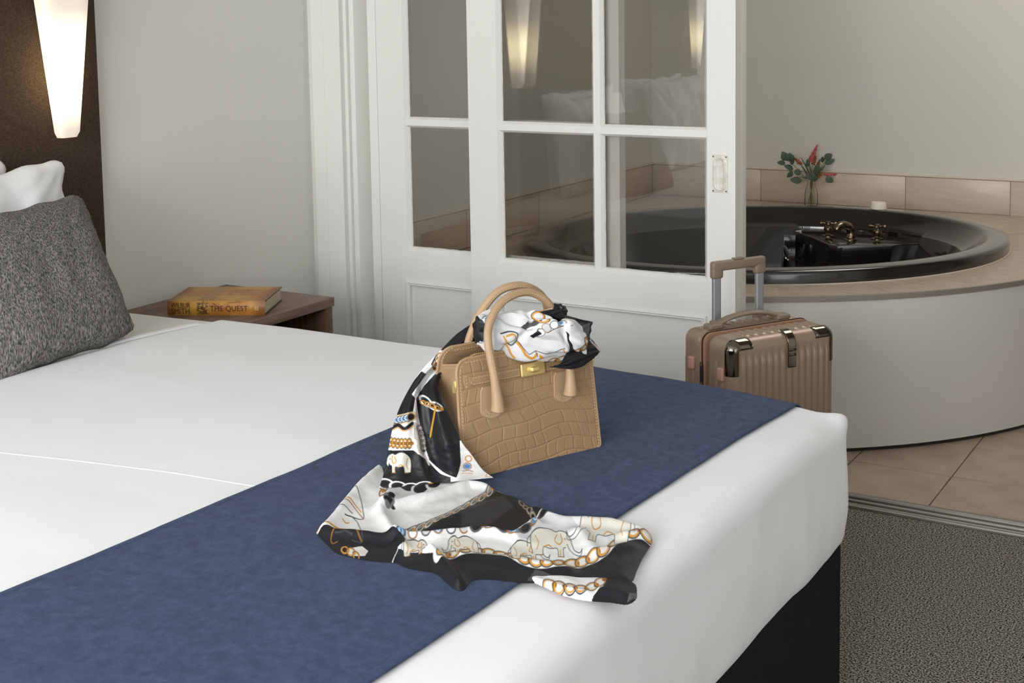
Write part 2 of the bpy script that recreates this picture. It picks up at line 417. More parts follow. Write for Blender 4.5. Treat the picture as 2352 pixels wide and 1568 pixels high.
    if pull:
        box('edge_strip', (x1 - .032, y0 + T + .0005, .012), (x1, y0 + T + .046, H), MDOOR, D, .002)
        pc = (x1 + .0) ; px0, px1, pz0, pz1 = -1.5055, -1.456, .864, .975
        nu, nv = 34, 70; V = []
        for i in range(nu):
            for k in range(nv):
                x = px0 + (px1 - px0) * i / (nu - 1); z = pz0 + (pz1 - pz0) * k / (nv - 1)
                dx = x - (px0 + px1) / 2; dz = max(0, abs(z - (pz0 + pz1) / 2) - .031); d = math.hypot(dx, dz)
                h = .0022 + .0026 * math.exp(-((d - .0165) / .0022) ** 2)
                if d < .0165: h = .0048 - .0045 * sstep(.0165, .007, d)
                if i in (0, nu - 1) or k in (0, nv - 1): h = -.001
                V.append((x, y0 - h, z))
        Fc = [f[::-1] for f in grid_faces(nu, nv)]
        pl = mesh_obj('flush_pull', V, Fc, MPULL, D); pl['label'] = 'recessed cream oval finger pull plate'
        for sx in (.005, .0445):
            for sz in (.006, .105):
                lathe('screw', [(0, 0), (.0022, 0), (.0022, .0012), (.0014, .0018), (0, .0018)], MSCREW, pl, 10,
                      M=Matrix.Translation((px0 + sx, y0 - .0018, pz0 + sz)) @ Matrix.Rotation(math.pi / 2, 4, 'X'))
    return D
MPULL = mat('enamel_pull', srgb(228, 226, 220), 0.25, spec=0.6, var=srgb(212, 207, 194), vscale=60)
MSCREW = mat('screw_head', srgb(70, 60, 48), 0.5, metal=0.6)
make_door('door_1', -2.7275, 3.674, 'rear white sliding door with six glass panes, beside the casing')
make_door('door_2', -2.336, 3.626, 'front white sliding door with flush pull, overlapping the rear door', pull=True)

# ------------------------------------------------------------------ headboard, bed, runner, pillows
MSHEET = mat('white_cotton', srgb(233, 233, 236), 0.85, spec=0.2, sheen=0.15, bump=0.10, bscale=14)
MCREAM = mat('cream_cotton', srgb(226, 221, 213), 0.85, spec=0.2, sheen=0.15, bump=0.08, bscale=14)
MPIL = mat('pillow_cotton', srgb(231, 230, 231), 0.8, spec=0.2, sheen=0.15, bump=0.06, bscale=30)
MHEAD = speckle('brown_suede', [srgb(44, 33, 24), srgb(62, 48, 36), srgb(84, 67, 50)], 420, 0.95, 0.35, detail=3, sheen=0.12)
MBASE = speckle('black_fabric', [srgb(20, 20, 22), srgb(34, 34, 37)], 500, 1.0, 0.3)
MRUN = speckle('navy_felt', [srgb(53, 64, 91), srgb(60, 72, 100), srgb(68, 81, 110)], 55, 0.95, 0.25, detail=8, sheen=0.04)
MCUSH = speckle('grey_woven', [srgb(40, 44, 48), srgb(88, 88, 88), srgb(134, 130, 125), srgb(172, 166, 158)], 150, 1.0, 0.7, stretch=(2.4, 2.4, 0.55), detail=6, stops=[.36, .46, .54, .66])

hb = empty('headboard', (XW, 1.55, 0), 'dark brown upholstered headboard panel fixed to the left wall', 'headboard')
V, Fc = rbox_data((.016, 1.098, .93), .008, 2, 30, 30)
mesh_obj('upholstered_panel', [v + Vector((.0185, 0, 1.02)) for v in V], Fc, MHEAD, hb)
box('back_frame', (.0005, -1.07, .10), (.004, 1.07, 1.93), MBASE, hb, 0)

BX0, BX1, BY0, BY1, BZ0, BZT = -2.905, -0.785, 0.56, 2.582, 0.308, 0.614
def bed_top(x, y):
    dx = min(BX1 - x, x - BX0 + .4); dy = min(BY1 - y, y - BY0); d = min(dx, dy)
    cr = .010 * (1 - sstep(0.0, .34, dy)) + .014 * (1 - sstep(0, .30, BX1 - x)) + .008 * (1 - sstep(-.02, .12, BX1 - x)) * (1 - sstep(-.02, .2, BY1 - y))
    und = .0035 * fbm(x, y, 0, 2.3, 2)
    wr = .0014 * (1 - abs(fbm(x * 1.6 + 3, y * 5.0, 2, 1.0, 2))) * 1.0
    return BZT + .004 - cr + und + wr
def bow(x): return .050 * math.sin(math.pi * max(0, min(1, (x + 2.75) / (2.75 - .80)))) ** .8
bed = empty('bed', (0, 0, 0), 'wide bed made up with white sheets on a black base', 'bed')
def cover_mesh(x0, x1, y0, y1, z0, zt, r, nx, ny, nz, lift=0.0):
    h = ((x1 - x0) / 2, (y1 - y0) / 2, (zt - z0) / 2); c = Vector(((x0 + x1) / 2, (y0 + y1) / 2, (zt + z0) / 2))
    def disp(p, n):
        q = p + c
        k = sstep(z0 + r, zt - .02, q.z)
        dz = (bed_top(q.x, q.y) - BZT) * k + lift
        # soft bulge and wrinkles of the hanging sides
        side = (1 - abs(n.z)) * (1 - k * .6)
        wv = .006 * fbm(q.x * 1.0, q.y * 1.0, q.z * .8, 3.2, 3) + .004 * fbm(q.x * 4, q.y * 4, q.z * 1.2, 1.5, 2)
        q = q + Vector((n.x, n.y, 0)) * wv * side + Vector((n.x, n.y, 0)) * .010 * side * math.sin(math.pi * max(0, min(1, (q.z - z0) / (zt - z0))))
        hem = sstep(z0 + .10, z0, q.z) * (1 - abs(n.z) * .5) * .010 * fbm(q.x, q.y, 0, 5.5, 2)
        q.z += dz + hem
        q.y += bow(q.x) * sstep(BY1 - .5, BY1 - .05, q.y)
        # pinched corner of the tucked sheet at the far foot corner
        d = (Vector((q.x, q.y)) - Vector((x1 - .012, y1 - .012))).length
        if x1 > -1: q += Vector((.45, .9, 0)).normalized() * (.010 * math.exp(-(d / .030) ** 2) * sstep(z0 + .02, z0 + .10, q.z) * sstep(zt, zt - .05, q.z) + .016 * math.exp(-(d / .022) ** 2) * math.exp(-((q.z - (zt - .045)) / .014) ** 2)) + Vector((0, 0, .014)) * math.exp(-(d / .026) ** 2) * math.exp(-((q.z - (zt - .036)) / .02) ** 2)
        return q
    return rbox_data(h, r, nx, ny, nz, disp, ne=7)
V, Fc = cover_mesh(-2.90, -2.42, BY0 + .01, BY1 - .006, BZ0, BZT - .006, .045, 20, 60, 12)
mesh_obj('fitted_sheet', V, Fc, MCREAM, bed)
V, Fc = cover_mesh(-2.47, BX1, BY0, BY1, BZ0, BZT, .042, 110, 130, 16)
mesh_obj('white_sheet', V, Fc, MSHEET, bed)
# turned edge of the top sheet, running across the bed below the pillows
pts = []
for i in range(60):
    y = BY0 + .08 + (BY1 - .075 - BY0 - .08) * i / 59; pts.append((-2.478 + .006 * math.sin(y * 6) + .02 * sstep(2.45, 2.6, y), y, bed_top(-2.44, y) - .004))
x_e = pts[-1][0]; z_e = pts[-1][2]; y_e = pts[-1][1]
for k in range(1, 14):
    a = min(1.0, k / 7) * math.pi / 2; pts.append((x_e + .003 * k, y_e + .062 * math.sin(a), z_e - .052 * (1 - math.cos(a)) - max(0, k - 7) * .014))
P, T, U = frames(pts)
V = []; Fc = []; sg = 12
for i, p in enumerate(P):
    nrm = Vector((0, 0, 1)) if i < 60 else Vector((0, T[i].z * -1, T[i].y)).normalized(); wd = T[i].cross(nrm).normalized()
    for k in range(sg):
        a = 2 * math.pi * k / sg; V.append(p + nrm * (.0045 * math.sin(a)) + wd * (.013 * math.cos(a)))
for i in range(len(P) - 1):
    for k in range(sg): Fc.append((i * sg + k, i * sg + (k + 1) % sg, (i + 1) * sg + (k + 1) % sg, (i + 1) * sg + k))
me = mesh_obj('turned_sheet_edge', V, Fc, MSHEET, bed)
# raised seams
for pix in ([(-2.30, 1.50), (-2.0166, 1.556), (-1.81, 1.6005), (-1.64, 1.6285), (-1.49, 1.641)], [(-2.36, 2.50), (-2.227, 2.5068), (-2.0, 2.503), (-1.7437, 2.495), (-1.51, 2.49)]):
    P = smooth_path([(x, y, bed_top(x, y) + .0012) for x, y in pix], 60)
    P = [Vector((p.x, p.y, bed_top(p.x, p.y) - .0008)) for p in P]
    tube('seam', P, .0018, MSHEET, bed, 8)
def base_disp(p, n): return p
V, Fc = rbox_data((1.055, (BY1 - BY0) / 2 - .02, .17), .022, 8, 8, 6)
mesh_obj('bed_base', [v + Vector((-1.838, (BY0 + BY1) / 2 - .005, .185)) for v in V], Fc, MBASE, bed)
for x in (-2.75, -0.95):
    for y in (.72, 2.42): lathe('leg', [(0, 0), (.022, 0), (.026, .02), (.026, .03), (0, .03)], MBASE, bed, 14, (x, y, 0))

# runner laid across the foot end, hanging over both sides
nx, ny = 150, 190
def run_edge(y): return -1.537 + .0365 * y, -.977 + .0385 * y
rad = .056; drop = .16; cy = BY1 - .05; span = cy - (BY0 + .05); arc = math.pi / 2 * rad
tot = span + 2 * (arc + drop); V = []
for j in range(ny):
    s = tot * j / (ny - 1) - arc - drop
    for i in range(nx):
        t = i / (nx - 1); t = t + .04 * math.sin(2 * math.pi * t) * -1
        yb = BY0 + .05 + min(max(s, 0), span); e0, e1 = run_edge(yb)
        x = e0 + (e1 - e0) * t
        dedge = min(t, 1 - t) * (e1 - e0)
        th = .0042 + .0006 * (1 - sstep(.012, .015, dedge)) - .0010 * math.exp(-((dedge - .0150) / .0018) ** 2) - .0012 * (1 - sstep(0, .002, dedge))
        if 0 <= s <= span: p = Vector((x, yb, bed_top(x, yb) + th))
        else:
            e = s - span if s > span else -s; sg = 1 if s > span else -1
            zt_ = bed_top(x, yb); a = min(e / rad, math.pi / 2); dz = e - arc if e > arc else 0
            p = Vector((x, yb + sg * (math.sin(a) * (.05 + th) + (.008 * math.sin(min(1, dz / .16) * 1.5) if dz > 0 else 0) + .004 * math.sin(a)), zt_ - .05 + math.cos(a) * (.05 + th) - dz))
        p.y += bow(p.x) * sstep(BY1 - .5, BY1 - .05, p.y)
        p.z += .0009 * fbm(p.x, p.y, 5, 9, 2)
        V.append(p)
run = mesh_obj('bed_runner', V, grid_faces(ny, nx), MRUN); sol = run.modifiers.new('thickness', 'SOLIDIFY'); sol.thickness = .003; sol.offset = -1
tag(run, 'navy blue felt runner laid across the foot of the bed', 'bed runner')

def pillow_data(w, h, t, seed, n=46, pw=2.6, wr=.006, ear=.02, mv=34, rc=30.0):
    V = []; F1 = []
    for side in (1, -1):
        off = len(V)
        for i in range(n):
            for j in range(mv):
                u = -1 + 2 * i / (n - 1); v = -1 + 2 * j / (mv - 1)
                u = math.sin(u * math.pi / 2) * .35 + u * .65; v = math.sin(v * math.pi / 2) * .35 + v * .65
                prof = max(0, (1 - abs(u) ** pw)) ** .55 * max(0, (1 - abs(v) ** pw)) ** .55
                pinch = 1 - .055 * (1 - abs(u) ** 2) * (abs(v) ** 3); pinch2 = 1 - .055 * (1 - abs(v) ** 2) * (abs(u) ** 3)
                cz = 1 / max(1.0, (abs(u) ** rc + abs(v) ** rc) ** (1 / rc))
                x = u * w / 2 * pinch2 * cz; y = v * h / 2 * pinch * cz
                z = side * t / 2 * prof
                k = prof ** .5
                z += side * wr * fbm(u * 2.0 + seed, v * 1.2, seed * 3.1, 1.6, 3) * k * 1.6
                # pull creases running out of the corners
                cr = math.sin((math.atan2(abs(v) - 1.02, abs(u) - 1.02)) * 16 + seed) * math.exp(-((1 - abs(u)) ** 2 + (1 - abs(v)) ** 2) * 4)
                z += side * wr * .9 * cr * k
                if i in (0, n - 1) or j in (0, mv - 1): z = .010 * fbm(u * 3 + seed, v * 3, 1, 1.3, 2)
                V.append(Vector((x + ear * .25 * fbm(v * 2, seed, u, 1.5, 2), y + ear * .25 * fbm(u * 2, seed + 9, v, 1.5, 2), z)))
        fs = grid_faces(n, mv, off); F1 += fs if side > 0 else [f[::-1] for f in fs]
    return V, F1
def weld(o, d=.0005):
    bm = bmesh.new(); bm.from_mesh(o.data); bmesh.ops.remove_doubles(bm, verts=bm.verts, dist=d); bmesh.ops.recalc_face_normals(bm, faces=bm.faces); bm.to_mesh(o.data); bm.free(); o.data.shade_smooth()
def place_pillow(name, w, h, t, seed, base, lean, yaw, m, label, cat, group=None, roll=0.0, **kw):
    """pillow standing on its long edge: local x along the bed's width, local y up, local z out of the headboard"""
    V, Fc = pillow_data(w, h, t, seed, **kw)
    # frame: X -> -y world ; Y -> up ; Z -> +x
    R = Matrix(((0, 0, 1), (1, 0, 0), (0, 1, 0)))
    Rl = Matrix.Rotation(-math.radians(lean), 3, 'Y') @ Matrix.Rotation(math.radians(roll), 3, 'X')
    Ry = Matrix.Rotation(math.radians(yaw), 3, 'Z')
    o = mesh_obj(name, [Ry @ (Rl @ (R @ (v + Vector((0, h / 2, 0))))) for v in V], Fc, m)
    weld(o); o.location = base
    if label: tag(o, label, cat, group)
    return o
GP = 'white pillows leaning on the headboard'
place_pillow('pillow', .70, .425, .15, 1.3, (-2.700, 2.035, .608), 11, 0, MPIL, 'white pillow leaning on the headboard directly behind the grey cushion', 'pillow', GP, wr=.009, ear=.05)
place_pillow('pillow', .68, .44, .11, 4.1, (-2.828, 1.93, .606), 5, 0, MPIL, 'rear white pillow, pressed against the headboard behind the front one', 'pillow', GP, wr=.009, ear=.05)
place_pillow('pillow', .72, .46, .15, 7.7, (-2.690, 1.10, .608), 11, 0, MPIL, 'white pillow on the near half of the bed, seen only mirrored in the door glass', 'pillow', GP, wr=.012, ear=.05)
place_pillow('pillow', .70, .46, .11, 9.2, (-2.828, 1.16, .606), 5, 0, MPIL, 'rear white pillow on the near half of the bed, mirrored in the glass', 'pillow', GP, wr=.012, ear=.05)
cu = place_pillow('cushion', .47, .385, .14, 2.2, (-2.452, 2.085, .608), 24, 2, MCUSH, 'grey flecked woven cushion leaning on the white pillows', 'cushion', wr=.004, ear=.03, roll=3, pw=3.4, n=64, mv=60, rc=9.0)
# piped seam round the cushion

# ------------------------------------------------------------------ wall lamps
def shade_mat():
    m, nt, b = new_mat('opal_glass_shade'); N = nt.nodes; L = nt.links
    tc = N.new('ShaderNodeTexCoord'); sp = N.new('ShaderNodeSeparateXYZ'); L.new(tc.outputs['Object'], sp.inputs[0])
    rp = N.new('ShaderNodeValToRGB'); e = rp.color_ramp.elements
    mr = N.new('ShaderNodeMapRange'); mr.inputs['From Min'].default_value = 0.0; mr.inputs['From Max'].default_value = 0.62
    L.new(sp.outputs['Z'], mr.inputs['Value']); L.new(mr.outputs['Result'], rp.inputs['Fac'])
    g = lambda v: (v, v, v, 1)
    e[0].position = 0.0; e[0].color = g(.085); e[1].position = 1.0; e[1].color = g(.05)
    for p, v in ((.04, .09), (.09, .18), (.15, .55), (.22, .95), (.29, 1.0), (.36, .7), (.44, .25), (.54, .09), (.70, .05)):
        k = e.new(p); k.color = g(v)
    c2 = N.new('ShaderNodeValToRGB'); d = c2.color_ramp.elements
    d[0].position = .12; d[0].color = (1.0, .86, .66, 1); d[1].position = .5; d[1].color = (1.0, .83, .50, 1)
    L.new(rp.outputs['Color'], c2.inputs['Fac'])
    mul = N.new('ShaderNodeMath'); mul.operation = 'MULTIPLY'; mul.inputs[1].default_value = 4.2
    L.new(rp.outputs['Color'], mul.inputs[0])
    L.new(c2.outputs['Color'], b.inputs['Emission Color']); L.new(mul.outputs[0], b.inputs['Emission Strength'])
    b.inputs['Base Color'].default_value = srgb(214, 208, 196); b.inputs['Roughness'].default_value = .3
    return m
MSHADE = shade_mat()
MLAMPM = mat('lamp_bracket_metal', srgb(150, 148, 142), .35, metal=.9)
def make_lamp(y, label):
    r = empty('wall_lamp', (XW + .0355, y, 1.079), label, 'lamp', 'tapered wall lamps on the headboard')
    H = .56; n = 40; seg = 32; V = []; Fc = []
    for i in range(n):
        t = i / (n - 1); z = H * t
        hw = .0325 + (.105 - .0325) * t; dp = .028 + .020 * t
        rr = .006
        k = 1.0
        if z < rr: k = 1 - (1 - math.sqrt(max(0, 1 - ((rr - z) / rr) ** 2))) * rr / hw
        for q in range(seg):
            a = math.pi * q / (seg - 1) - math.pi / 2     # half round front
            ex = .45
            cx = math.copysign(abs(math.cos(a)) ** ex, math.cos(a)); sy = math.copysign(abs(math.sin(a)) ** ex, math.sin(a))
            V.append(((.052 + dp * cx * k), hw * k * sy, z))
    for i in range(n - 1):
        for q in range(seg - 1): Fc.append((i * seg + q, i * seg + q + 1, (i + 1) * seg + q + 1, (i + 1) * seg + q))
        Fc.append((i * seg + seg - 1, i * seg, (i + 1) * seg, (i + 1) * seg + seg - 1))
    Fc.append(tuple(range(seg))[::-1]); Fc.append(tuple((n - 1) * seg + q for q in range(seg)))
    mesh_obj('lamp_shade', V, Fc, MSHADE, r)
    box('wall_bracket', (0.0, -.022, .30), (.0525, .022, .46), MLAMPM, r, .004)
    return r
make_lamp(2.474, 'lit tapered white glass wall lamp above the grey cushion')
make_lamp(.62, 'lit tapered white wall lamp, mirrored at the edge of the front door glass')

# ------------------------------------------------------------------ bedside table and book
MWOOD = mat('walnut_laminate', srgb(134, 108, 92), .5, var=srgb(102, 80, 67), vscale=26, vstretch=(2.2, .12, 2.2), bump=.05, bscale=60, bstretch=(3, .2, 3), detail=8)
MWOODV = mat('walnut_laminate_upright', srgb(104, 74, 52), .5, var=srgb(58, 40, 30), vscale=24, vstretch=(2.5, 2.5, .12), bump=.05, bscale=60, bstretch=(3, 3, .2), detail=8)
nx0, nx1, ny0, ny1, nzt = XW + .001, -2.524, 2.668, 3.157, .550
ns = empty('bedside_table', ((nx0 + nx1) / 2, (ny0 + ny1) / 2, 0), 'brown walnut open bedside table with a book on it', 'table')
def nsb(name, lo, hi, m, bev=.001):
    o = Vector(ns.location); return box(name, Vector(lo) - o, Vector(hi) - o, m, ns, bev)
nsb('table_top', (nx0, ny0, nzt - .027), (nx1, ny1, nzt), MWOOD)
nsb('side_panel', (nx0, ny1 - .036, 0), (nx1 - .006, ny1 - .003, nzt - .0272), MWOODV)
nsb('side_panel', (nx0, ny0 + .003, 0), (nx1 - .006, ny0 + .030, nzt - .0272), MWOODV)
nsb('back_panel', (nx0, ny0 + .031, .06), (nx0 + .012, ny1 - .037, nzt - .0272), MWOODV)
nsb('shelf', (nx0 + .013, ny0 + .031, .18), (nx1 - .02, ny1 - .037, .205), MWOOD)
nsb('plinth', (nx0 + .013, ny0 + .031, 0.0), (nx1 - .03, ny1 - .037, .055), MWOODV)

MPAGE = mat('page_edges', srgb(212, 200, 178), .9, var=srgb(188, 174, 150), vscale=300, vstretch=(.05, .05, 4), bump=.3, bscale=300, bstretch=(.05, .05, 4))
MBOARD = mat('book_board', srgb(46, 30, 24), .6)
MCOVER = paint_mat('printed_jacket', .38, .4)
MINK = mat('dark_ink', srgb(66, 34, 22), .5); MINKC = mat('cream_ink', srgb(226, 205, 150), .5)
# spine runs from A to B; the book lies on its back board
bA = Vector((-2.7948, 2.7442, nzt)); bB = Vector((-2.5436, 2.8711, nzt))
bx = (bB - bA); BL = bx.length; bx.normalize(); by = Vector((-bx.y, bx.x, 0)); BW = .198; BT = .0415
book = empty('book', bA, 'orange and brown hardback book lying flat on the bedside table', 'book', rz=math.atan2(bx.y, bx.x))
def paint(o, cols):
    ca = o.data.color_attributes.new('print', 'FLOAT_COLOR', 'POINT')
    a = np.ones((len(o.data.vertices), 4), dtype=np.float32); a[:, :3] = cols
    ca.data.foreach_set('color', a.ravel())
def lin(c): return np.array(srgb(*c)[:3])
def jacket_base(P, seed):
    out = np.zeros((len(P), 3)); A, B, Cc, Dd = lin((196, 148, 62)), lin((186, 118, 54)), lin((112, 66, 38)), lin((176, 152, 70))
    for i, p in enumerate(P):
        n1 = fbm(p[0] * 9 + seed, p[1] * 12, seed, 1.0, 4); n2 = fbm(p[0] * 5, p[1] * 6 + seed, seed + 4, 1.0, 3); n3 = fbm(p[0] * 60, p[1] * 60, seed, 1.0, 2)
        c = A * (1 - sstep(-.3, .4, n1)) + B * sstep(-.3, .4, n1)
        c = c * (1 - .6 * sstep(.1, .6, n2)) + Dd * .6 * sstep(.1, .6, n2)
        e = max(sstep(.04, .0, p[0]), sstep(BL - .045, BL, p[0])) * .8
        c = c * (1 - e) + Cc * e
        out[i] = c * (1 + .10 * n3)
    return out
# top board with jacket
nu, nv = 170, 110; V = []; P = []
for i in range(nu):
    for j in range(nv):
        u = BL * i / (nu - 1); v = BW * j / (nv - 1); h = BT - .0006 * sstep(.006, .012, v) * sstep(.02, .012, v)
        V.append((u, v, h)); P.append((u, v))
P = np.array(P); colr = jacket_base(P, 1.0)
U_, W_ = P[:, 0] / BL, P[:, 1] / BW
def shade(mask, c, k): colr[mask] = colr[mask] * (1 - k) + lin(c) * k
R_ = np.random.RandomState(3)
# carved blocks and inscription lines printed on the front
for (a, b, cc, dd) in ((.10, .27, .28, .62), (.12, .30, .66, .95), (.29, .46, .05, .50), (.30, .46, .54, .96)):
    shade((U_ > a) & (U_ < b) & (W_ > cc) & (W_ < dd), (88, 62, 46), .55)
    for k in range(7):
        w0 = cc + (dd - cc) * k / 7; shade((U_ > a) & (U_ < b) & (np.abs(W_ - w0) < .010), (214, 176, 96), .7)
        uu = a + (b - a) * R_.rand(); shade((np.abs(U_ - uu) < .006) & (W_ > w0) & (W_ < w0 + (dd - cc) / 7), (206, 166, 88), .6)
for k in range(3):
    w0 = .40 + k * .14
    for q in range(16):
        a = .53 + q * .0185; b = a + .0155 * (.5 + .5 * R_.rand())
        shade((U_ > a) & (U_ < b) & (W_ > w0) & (W_ < w0 + .09 * (.6 + .4 * R_.rand())), (92, 70, 66), .75)
for k in range(9):
    w0 = .25 + k * .055; shade((U_ > .86) & (U_ < .94 + .02 * R_.rand()) & (np.abs(W_ - w0) < .008), (120, 70, 44), .6)
o = mesh_obj('front_cover', V, grid_faces(nu, nv), MCOVER, book); paint(o, colr)
sm = o.modifiers.new('thickness', 'SOLIDIFY'); sm.thickness = .0026; sm.offset = -1
# spine, gently rounded
nu, nv = 150, 24; V = []; P = []
for i in range(nu):
    for j in range(nv):
        u = BL * i / (nu - 1); t = j / (nv - 1); V.append((u, -.005 * math.sin(math.pi * t), BT * t)); P.append((u, t * BT))
P = np.array(P); colr = jacket_base(P, 5.0); U_, W_ = P[:, 0] / BL, P[:, 1] / BT
colr *= 1.08
for k in range(60):
    a = .305 + .11 * R_.rand(); w0 = .14 + .72 * R_.rand()
    shade((np.abs(U_ - a) < .012 * R_.rand() + .003) & (np.abs(W_ - w0) < .05 * R_.rand() + .01) & (U_ > .300) & (U_ < .418), (70, 50, 34), .75)
for w0 in (.16, .84): shade((U_ > .305) & (U_ < .415) & (np.abs(W_ - w0) < .05), (70, 50, 34), .6)
# cracks in the printed stone
for (a, b, w0, w1) in ((.30, .43, .06, .12), (.47, .53, .85, .55), (.36, .37, .9, 1.), (.62, .75, .88, .94)):
    for q in range(40):
        t = q / 39; uu = a + (b - a) * t; ww = w0 + (w1 - w0) * t + .03 * math.sin(q * 1.7)
        shade((np.abs(U_ - uu) < .004) & (np.abs(W_ - ww) < .03), (120, 70, 30), .6)
o = mesh_obj('spine', V, [f[::-1] for f in grid_faces(nu, nv)], MCOVER, book); paint(o, colr)
box('back_cover', (0, .0005, 0.0002), (BL, BW, .0028), MBOARD, book, .0006)
box('board_edge', (BL - .0009, .001, BT - .0027), (BL + .0004, BW + .0005, BT - .0002), MBOARD, book, .0003)
box('page_block', (.004, .0005, .003), (BL - .004, BW - .005, BT - .0028), MPAGE, book, .0004)
def text(body, size, loc, sx, m, parent, name='lettering', rot=(math.pi / 2, 0, 0), spacing=1.0):
    cu_ = bpy.data.curves.new(name, 'FONT'); cu_.body = body; cu_.size = size; cu_.extrude = .00012; cu_.space_character = spacing
    t = bpy.data.objects.new(name, cu_); COL.objects.link(t); t.parent = parent; t.location = loc; t.rotation_euler = rot; t.scale = (sx, 1, 1)
    cu_.materials.append(m); COL.objects.unlink(t)
    bpy.context.view_layer.update()
    me = bpy.data.meshes.new_from_object(t); bpy.data.objects.remove(t)
    o = link(name, me, None, parent, False); o.location = loc; o.rotation_euler = rot; o.scale = (sx, 1, 1)
    if not me.materials: me.materials.append(m)
    return o
text('WILBUR', .0205, (.011, -.0052, .0232), .74, MINK, book)
text('SMITH', .0230, (.010, -.0052, .0052), .86, MINK, book)
text('THE QUEST', .0215, (.1235, -.0056, .0138), .93, MINK, book, spacing=1.06)
for k in range(3):
    for q in (0, 1):
        x = .2545 + q * .006; z = .0165 + k * .0042
        mesh_obj('emblem', [(x - .003, -.0053, z), (x, -.0053, z + .0028), (x + .003, -.0053, z), (x + .002, -.0053, z - .0012), (x, -.0053, z + .0008), (x - .002, -.0053, z - .0012)], [(0, 5, 4, 1), (1, 4, 3, 2)], MINKC, book, smooth=False)

# ------------------------------------------------------------------ bath, surround
MTUB = mat('black_acrylic', srgb(20, 16, 16), .15, spec=.6, coat=.7)
MPANEL = mat('white_panel', srgb(212, 209, 203), .55, spec=.3)
MBRASS = mat('aged_brass', srgb(148, 132, 112), .28, metal=1.0, var=srgb(92, 80, 62), vscale=60)
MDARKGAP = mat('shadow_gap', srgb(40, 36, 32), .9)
CT = Vector((-1.804, 4.837, 0)); EA, EB, EPH = .911, .760, math.radians(38.14)
def tubR(th):
    c, s = math.cos(th - EPH), math.sin(th - EPH); return EA * EB / math.hypot(EB * c, EA * s)
DC = Vector((-2.09, 5.25, 0)); DR = 1.446
def outR(th, shrink=0.0):
    d = Vector((math.cos(th), math.sin(th), 0)); f = CT - DC; b = f.dot(d); r = -b + math.sqrt(b * b - f.length_squared + (DR - shrink) ** 2); wall = False
    if d.x < -1e-6 and (XBL + .0125 - CT.x) / d.x < r: r = (XBL + .0125 - CT.x) / d.x; wall = True
    if d.y > 1e-6 and (YB - .0125 - CT.y) / d.y < r: r = (YB - .0125 - CT.y) / d.y; wall = True
    return r, wall
def pol(th, r, z): return Vector((CT.x + math.cos(th) * r, CT.y + math.sin(th) * r, z))
POLY = [(-1.945, 5.50), (-1.80, 5.37), (-1.672, 5.225), (-1.63, 5.205), (-1.41, 5.325), (-1.36, 5.41)]
LOW = [(-1.95, 5.47), (-1.84, 5.26), (-1.735, 5.065), (-1.685, 5.05), (-1.65, 5.10), (-1.625, 5.19)]
def ray_poly(th, poly):
    d = (math.cos(th), math.sin(th)); best = None
    for (ax, ay), (bx_, by_) in zip(poly, poly[1:]):
        ax -= CT.x; ay -= CT.y; bx2 = bx_ - CT.x; by2 = by_ - CT.y
        ex, ey = bx2 - ax, by2 - ay; det = d[0] * -ey + ex * d[1]
        if abs(det) < 1e-9: continue
        r = (ax * -ey + ex * ay) / det; t = (d[0] * ay - d[1] * ax) / det
        if -.001 <= t <= 1.001 and r > 0 and (best is None or r < best): best = r
    return best
th_rec = [math.atan2(POLY[i][1] - CT.y, POLY[i][0] - CT.x) for i in (-1, 0)]
th_low = [math.atan2(LOW[i][1] - CT.y, LOW[i][0] - CT.x) for i in (-1, 0)]
def tub_profile(th):
    R = tubR(th)
    P = [(R, .500), (R - .0015, .532), (R - .004, .541), (R - .009, .5455), (R - .016, .547), (R - .055, .5475), (R - .072, .5465), (R - .081, .543), (R - .088, .535), (R - .118, .508), (R - .142, .491), (R - .155, .482)]
    rec = th_rec[0] < th < th_rec[1]; low = th_low[0] < th < th_low[1]
    rf = ray_poly(th, POLY) if rec else None; rl = ray_poly(th, LOW) if low else None
    w = lambda z: R - .165 - (.484 - z) * .45     # sloping inner wall
    zsh, zlo = .452, .345
    if rec and rf and rf < R - .18:
        P += [(R - .161, .476), (R - .163, .462), (R - .166, .455), (R - .176, zsh), ((R - .176 + rf) / 2, zsh), (rf + .010, zsh), (rf + .003, zsh - .002), (rf, zsh - .009)]
        top = rf; zt = zsh - .009
    else:
        P += [(w(.476), .476), (w(.466), .466), (w(.458), .458), (w(.454), .454), (w(.450), .450), (w(.446), .446), (w(.443), .443), (w(.440), .440)]
        top = w(.44); zt = .44
    if low and rl and rl < top - .01:
        P += [(top - .001, .40), (top - .003, zlo + .012), (top - .012, zlo), ((top + rl) / 2, zlo), (rl + .010, zlo), (rl + .002, zlo - .003), (rl, zlo - .012)]
        b0, z0 = rl, zlo - .012
    else:
        b0 = top - .026 if rec else w(.323); z0 = .323
        P += [(top + (b0 - top) * f, zt + (z0 - zt) * f) for f in (.15, .3, .45, .6, .75, .9, 1.0)]
    b1 = min(b0 - .02, w(.15)); 
    P += [(b0 - .014, .26), (b0 - .030, .20), (b0 - .050, .155), (b0 - .085, .125), (max(.15, b0 - .16), .112), (.10, .108), (.0001, .107)]
    return P
ths = set(2 * math.pi * k / 240 - math.pi for k in range(240))
for t in th_rec + th_low: ths |= {t - .003, t + .003}
for p in POLY + LOW: ths.add(math.atan2(p[1] - CT.y, p[0] - CT.x) + .0011)
ths = sorted(ths); V = []; Fc = []
for t in ths: V += [pol(t, r, z) for r, z in tub_profile(t)]
nP = len(tub_profile(ths[0])); n = len(ths)
for i in range(n):
    k = (i + 1) % n
    for q in range(nP - 1): Fc.append((i * nP + q, k * nP + q, k * nP + q + 1, i * nP + q + 1))
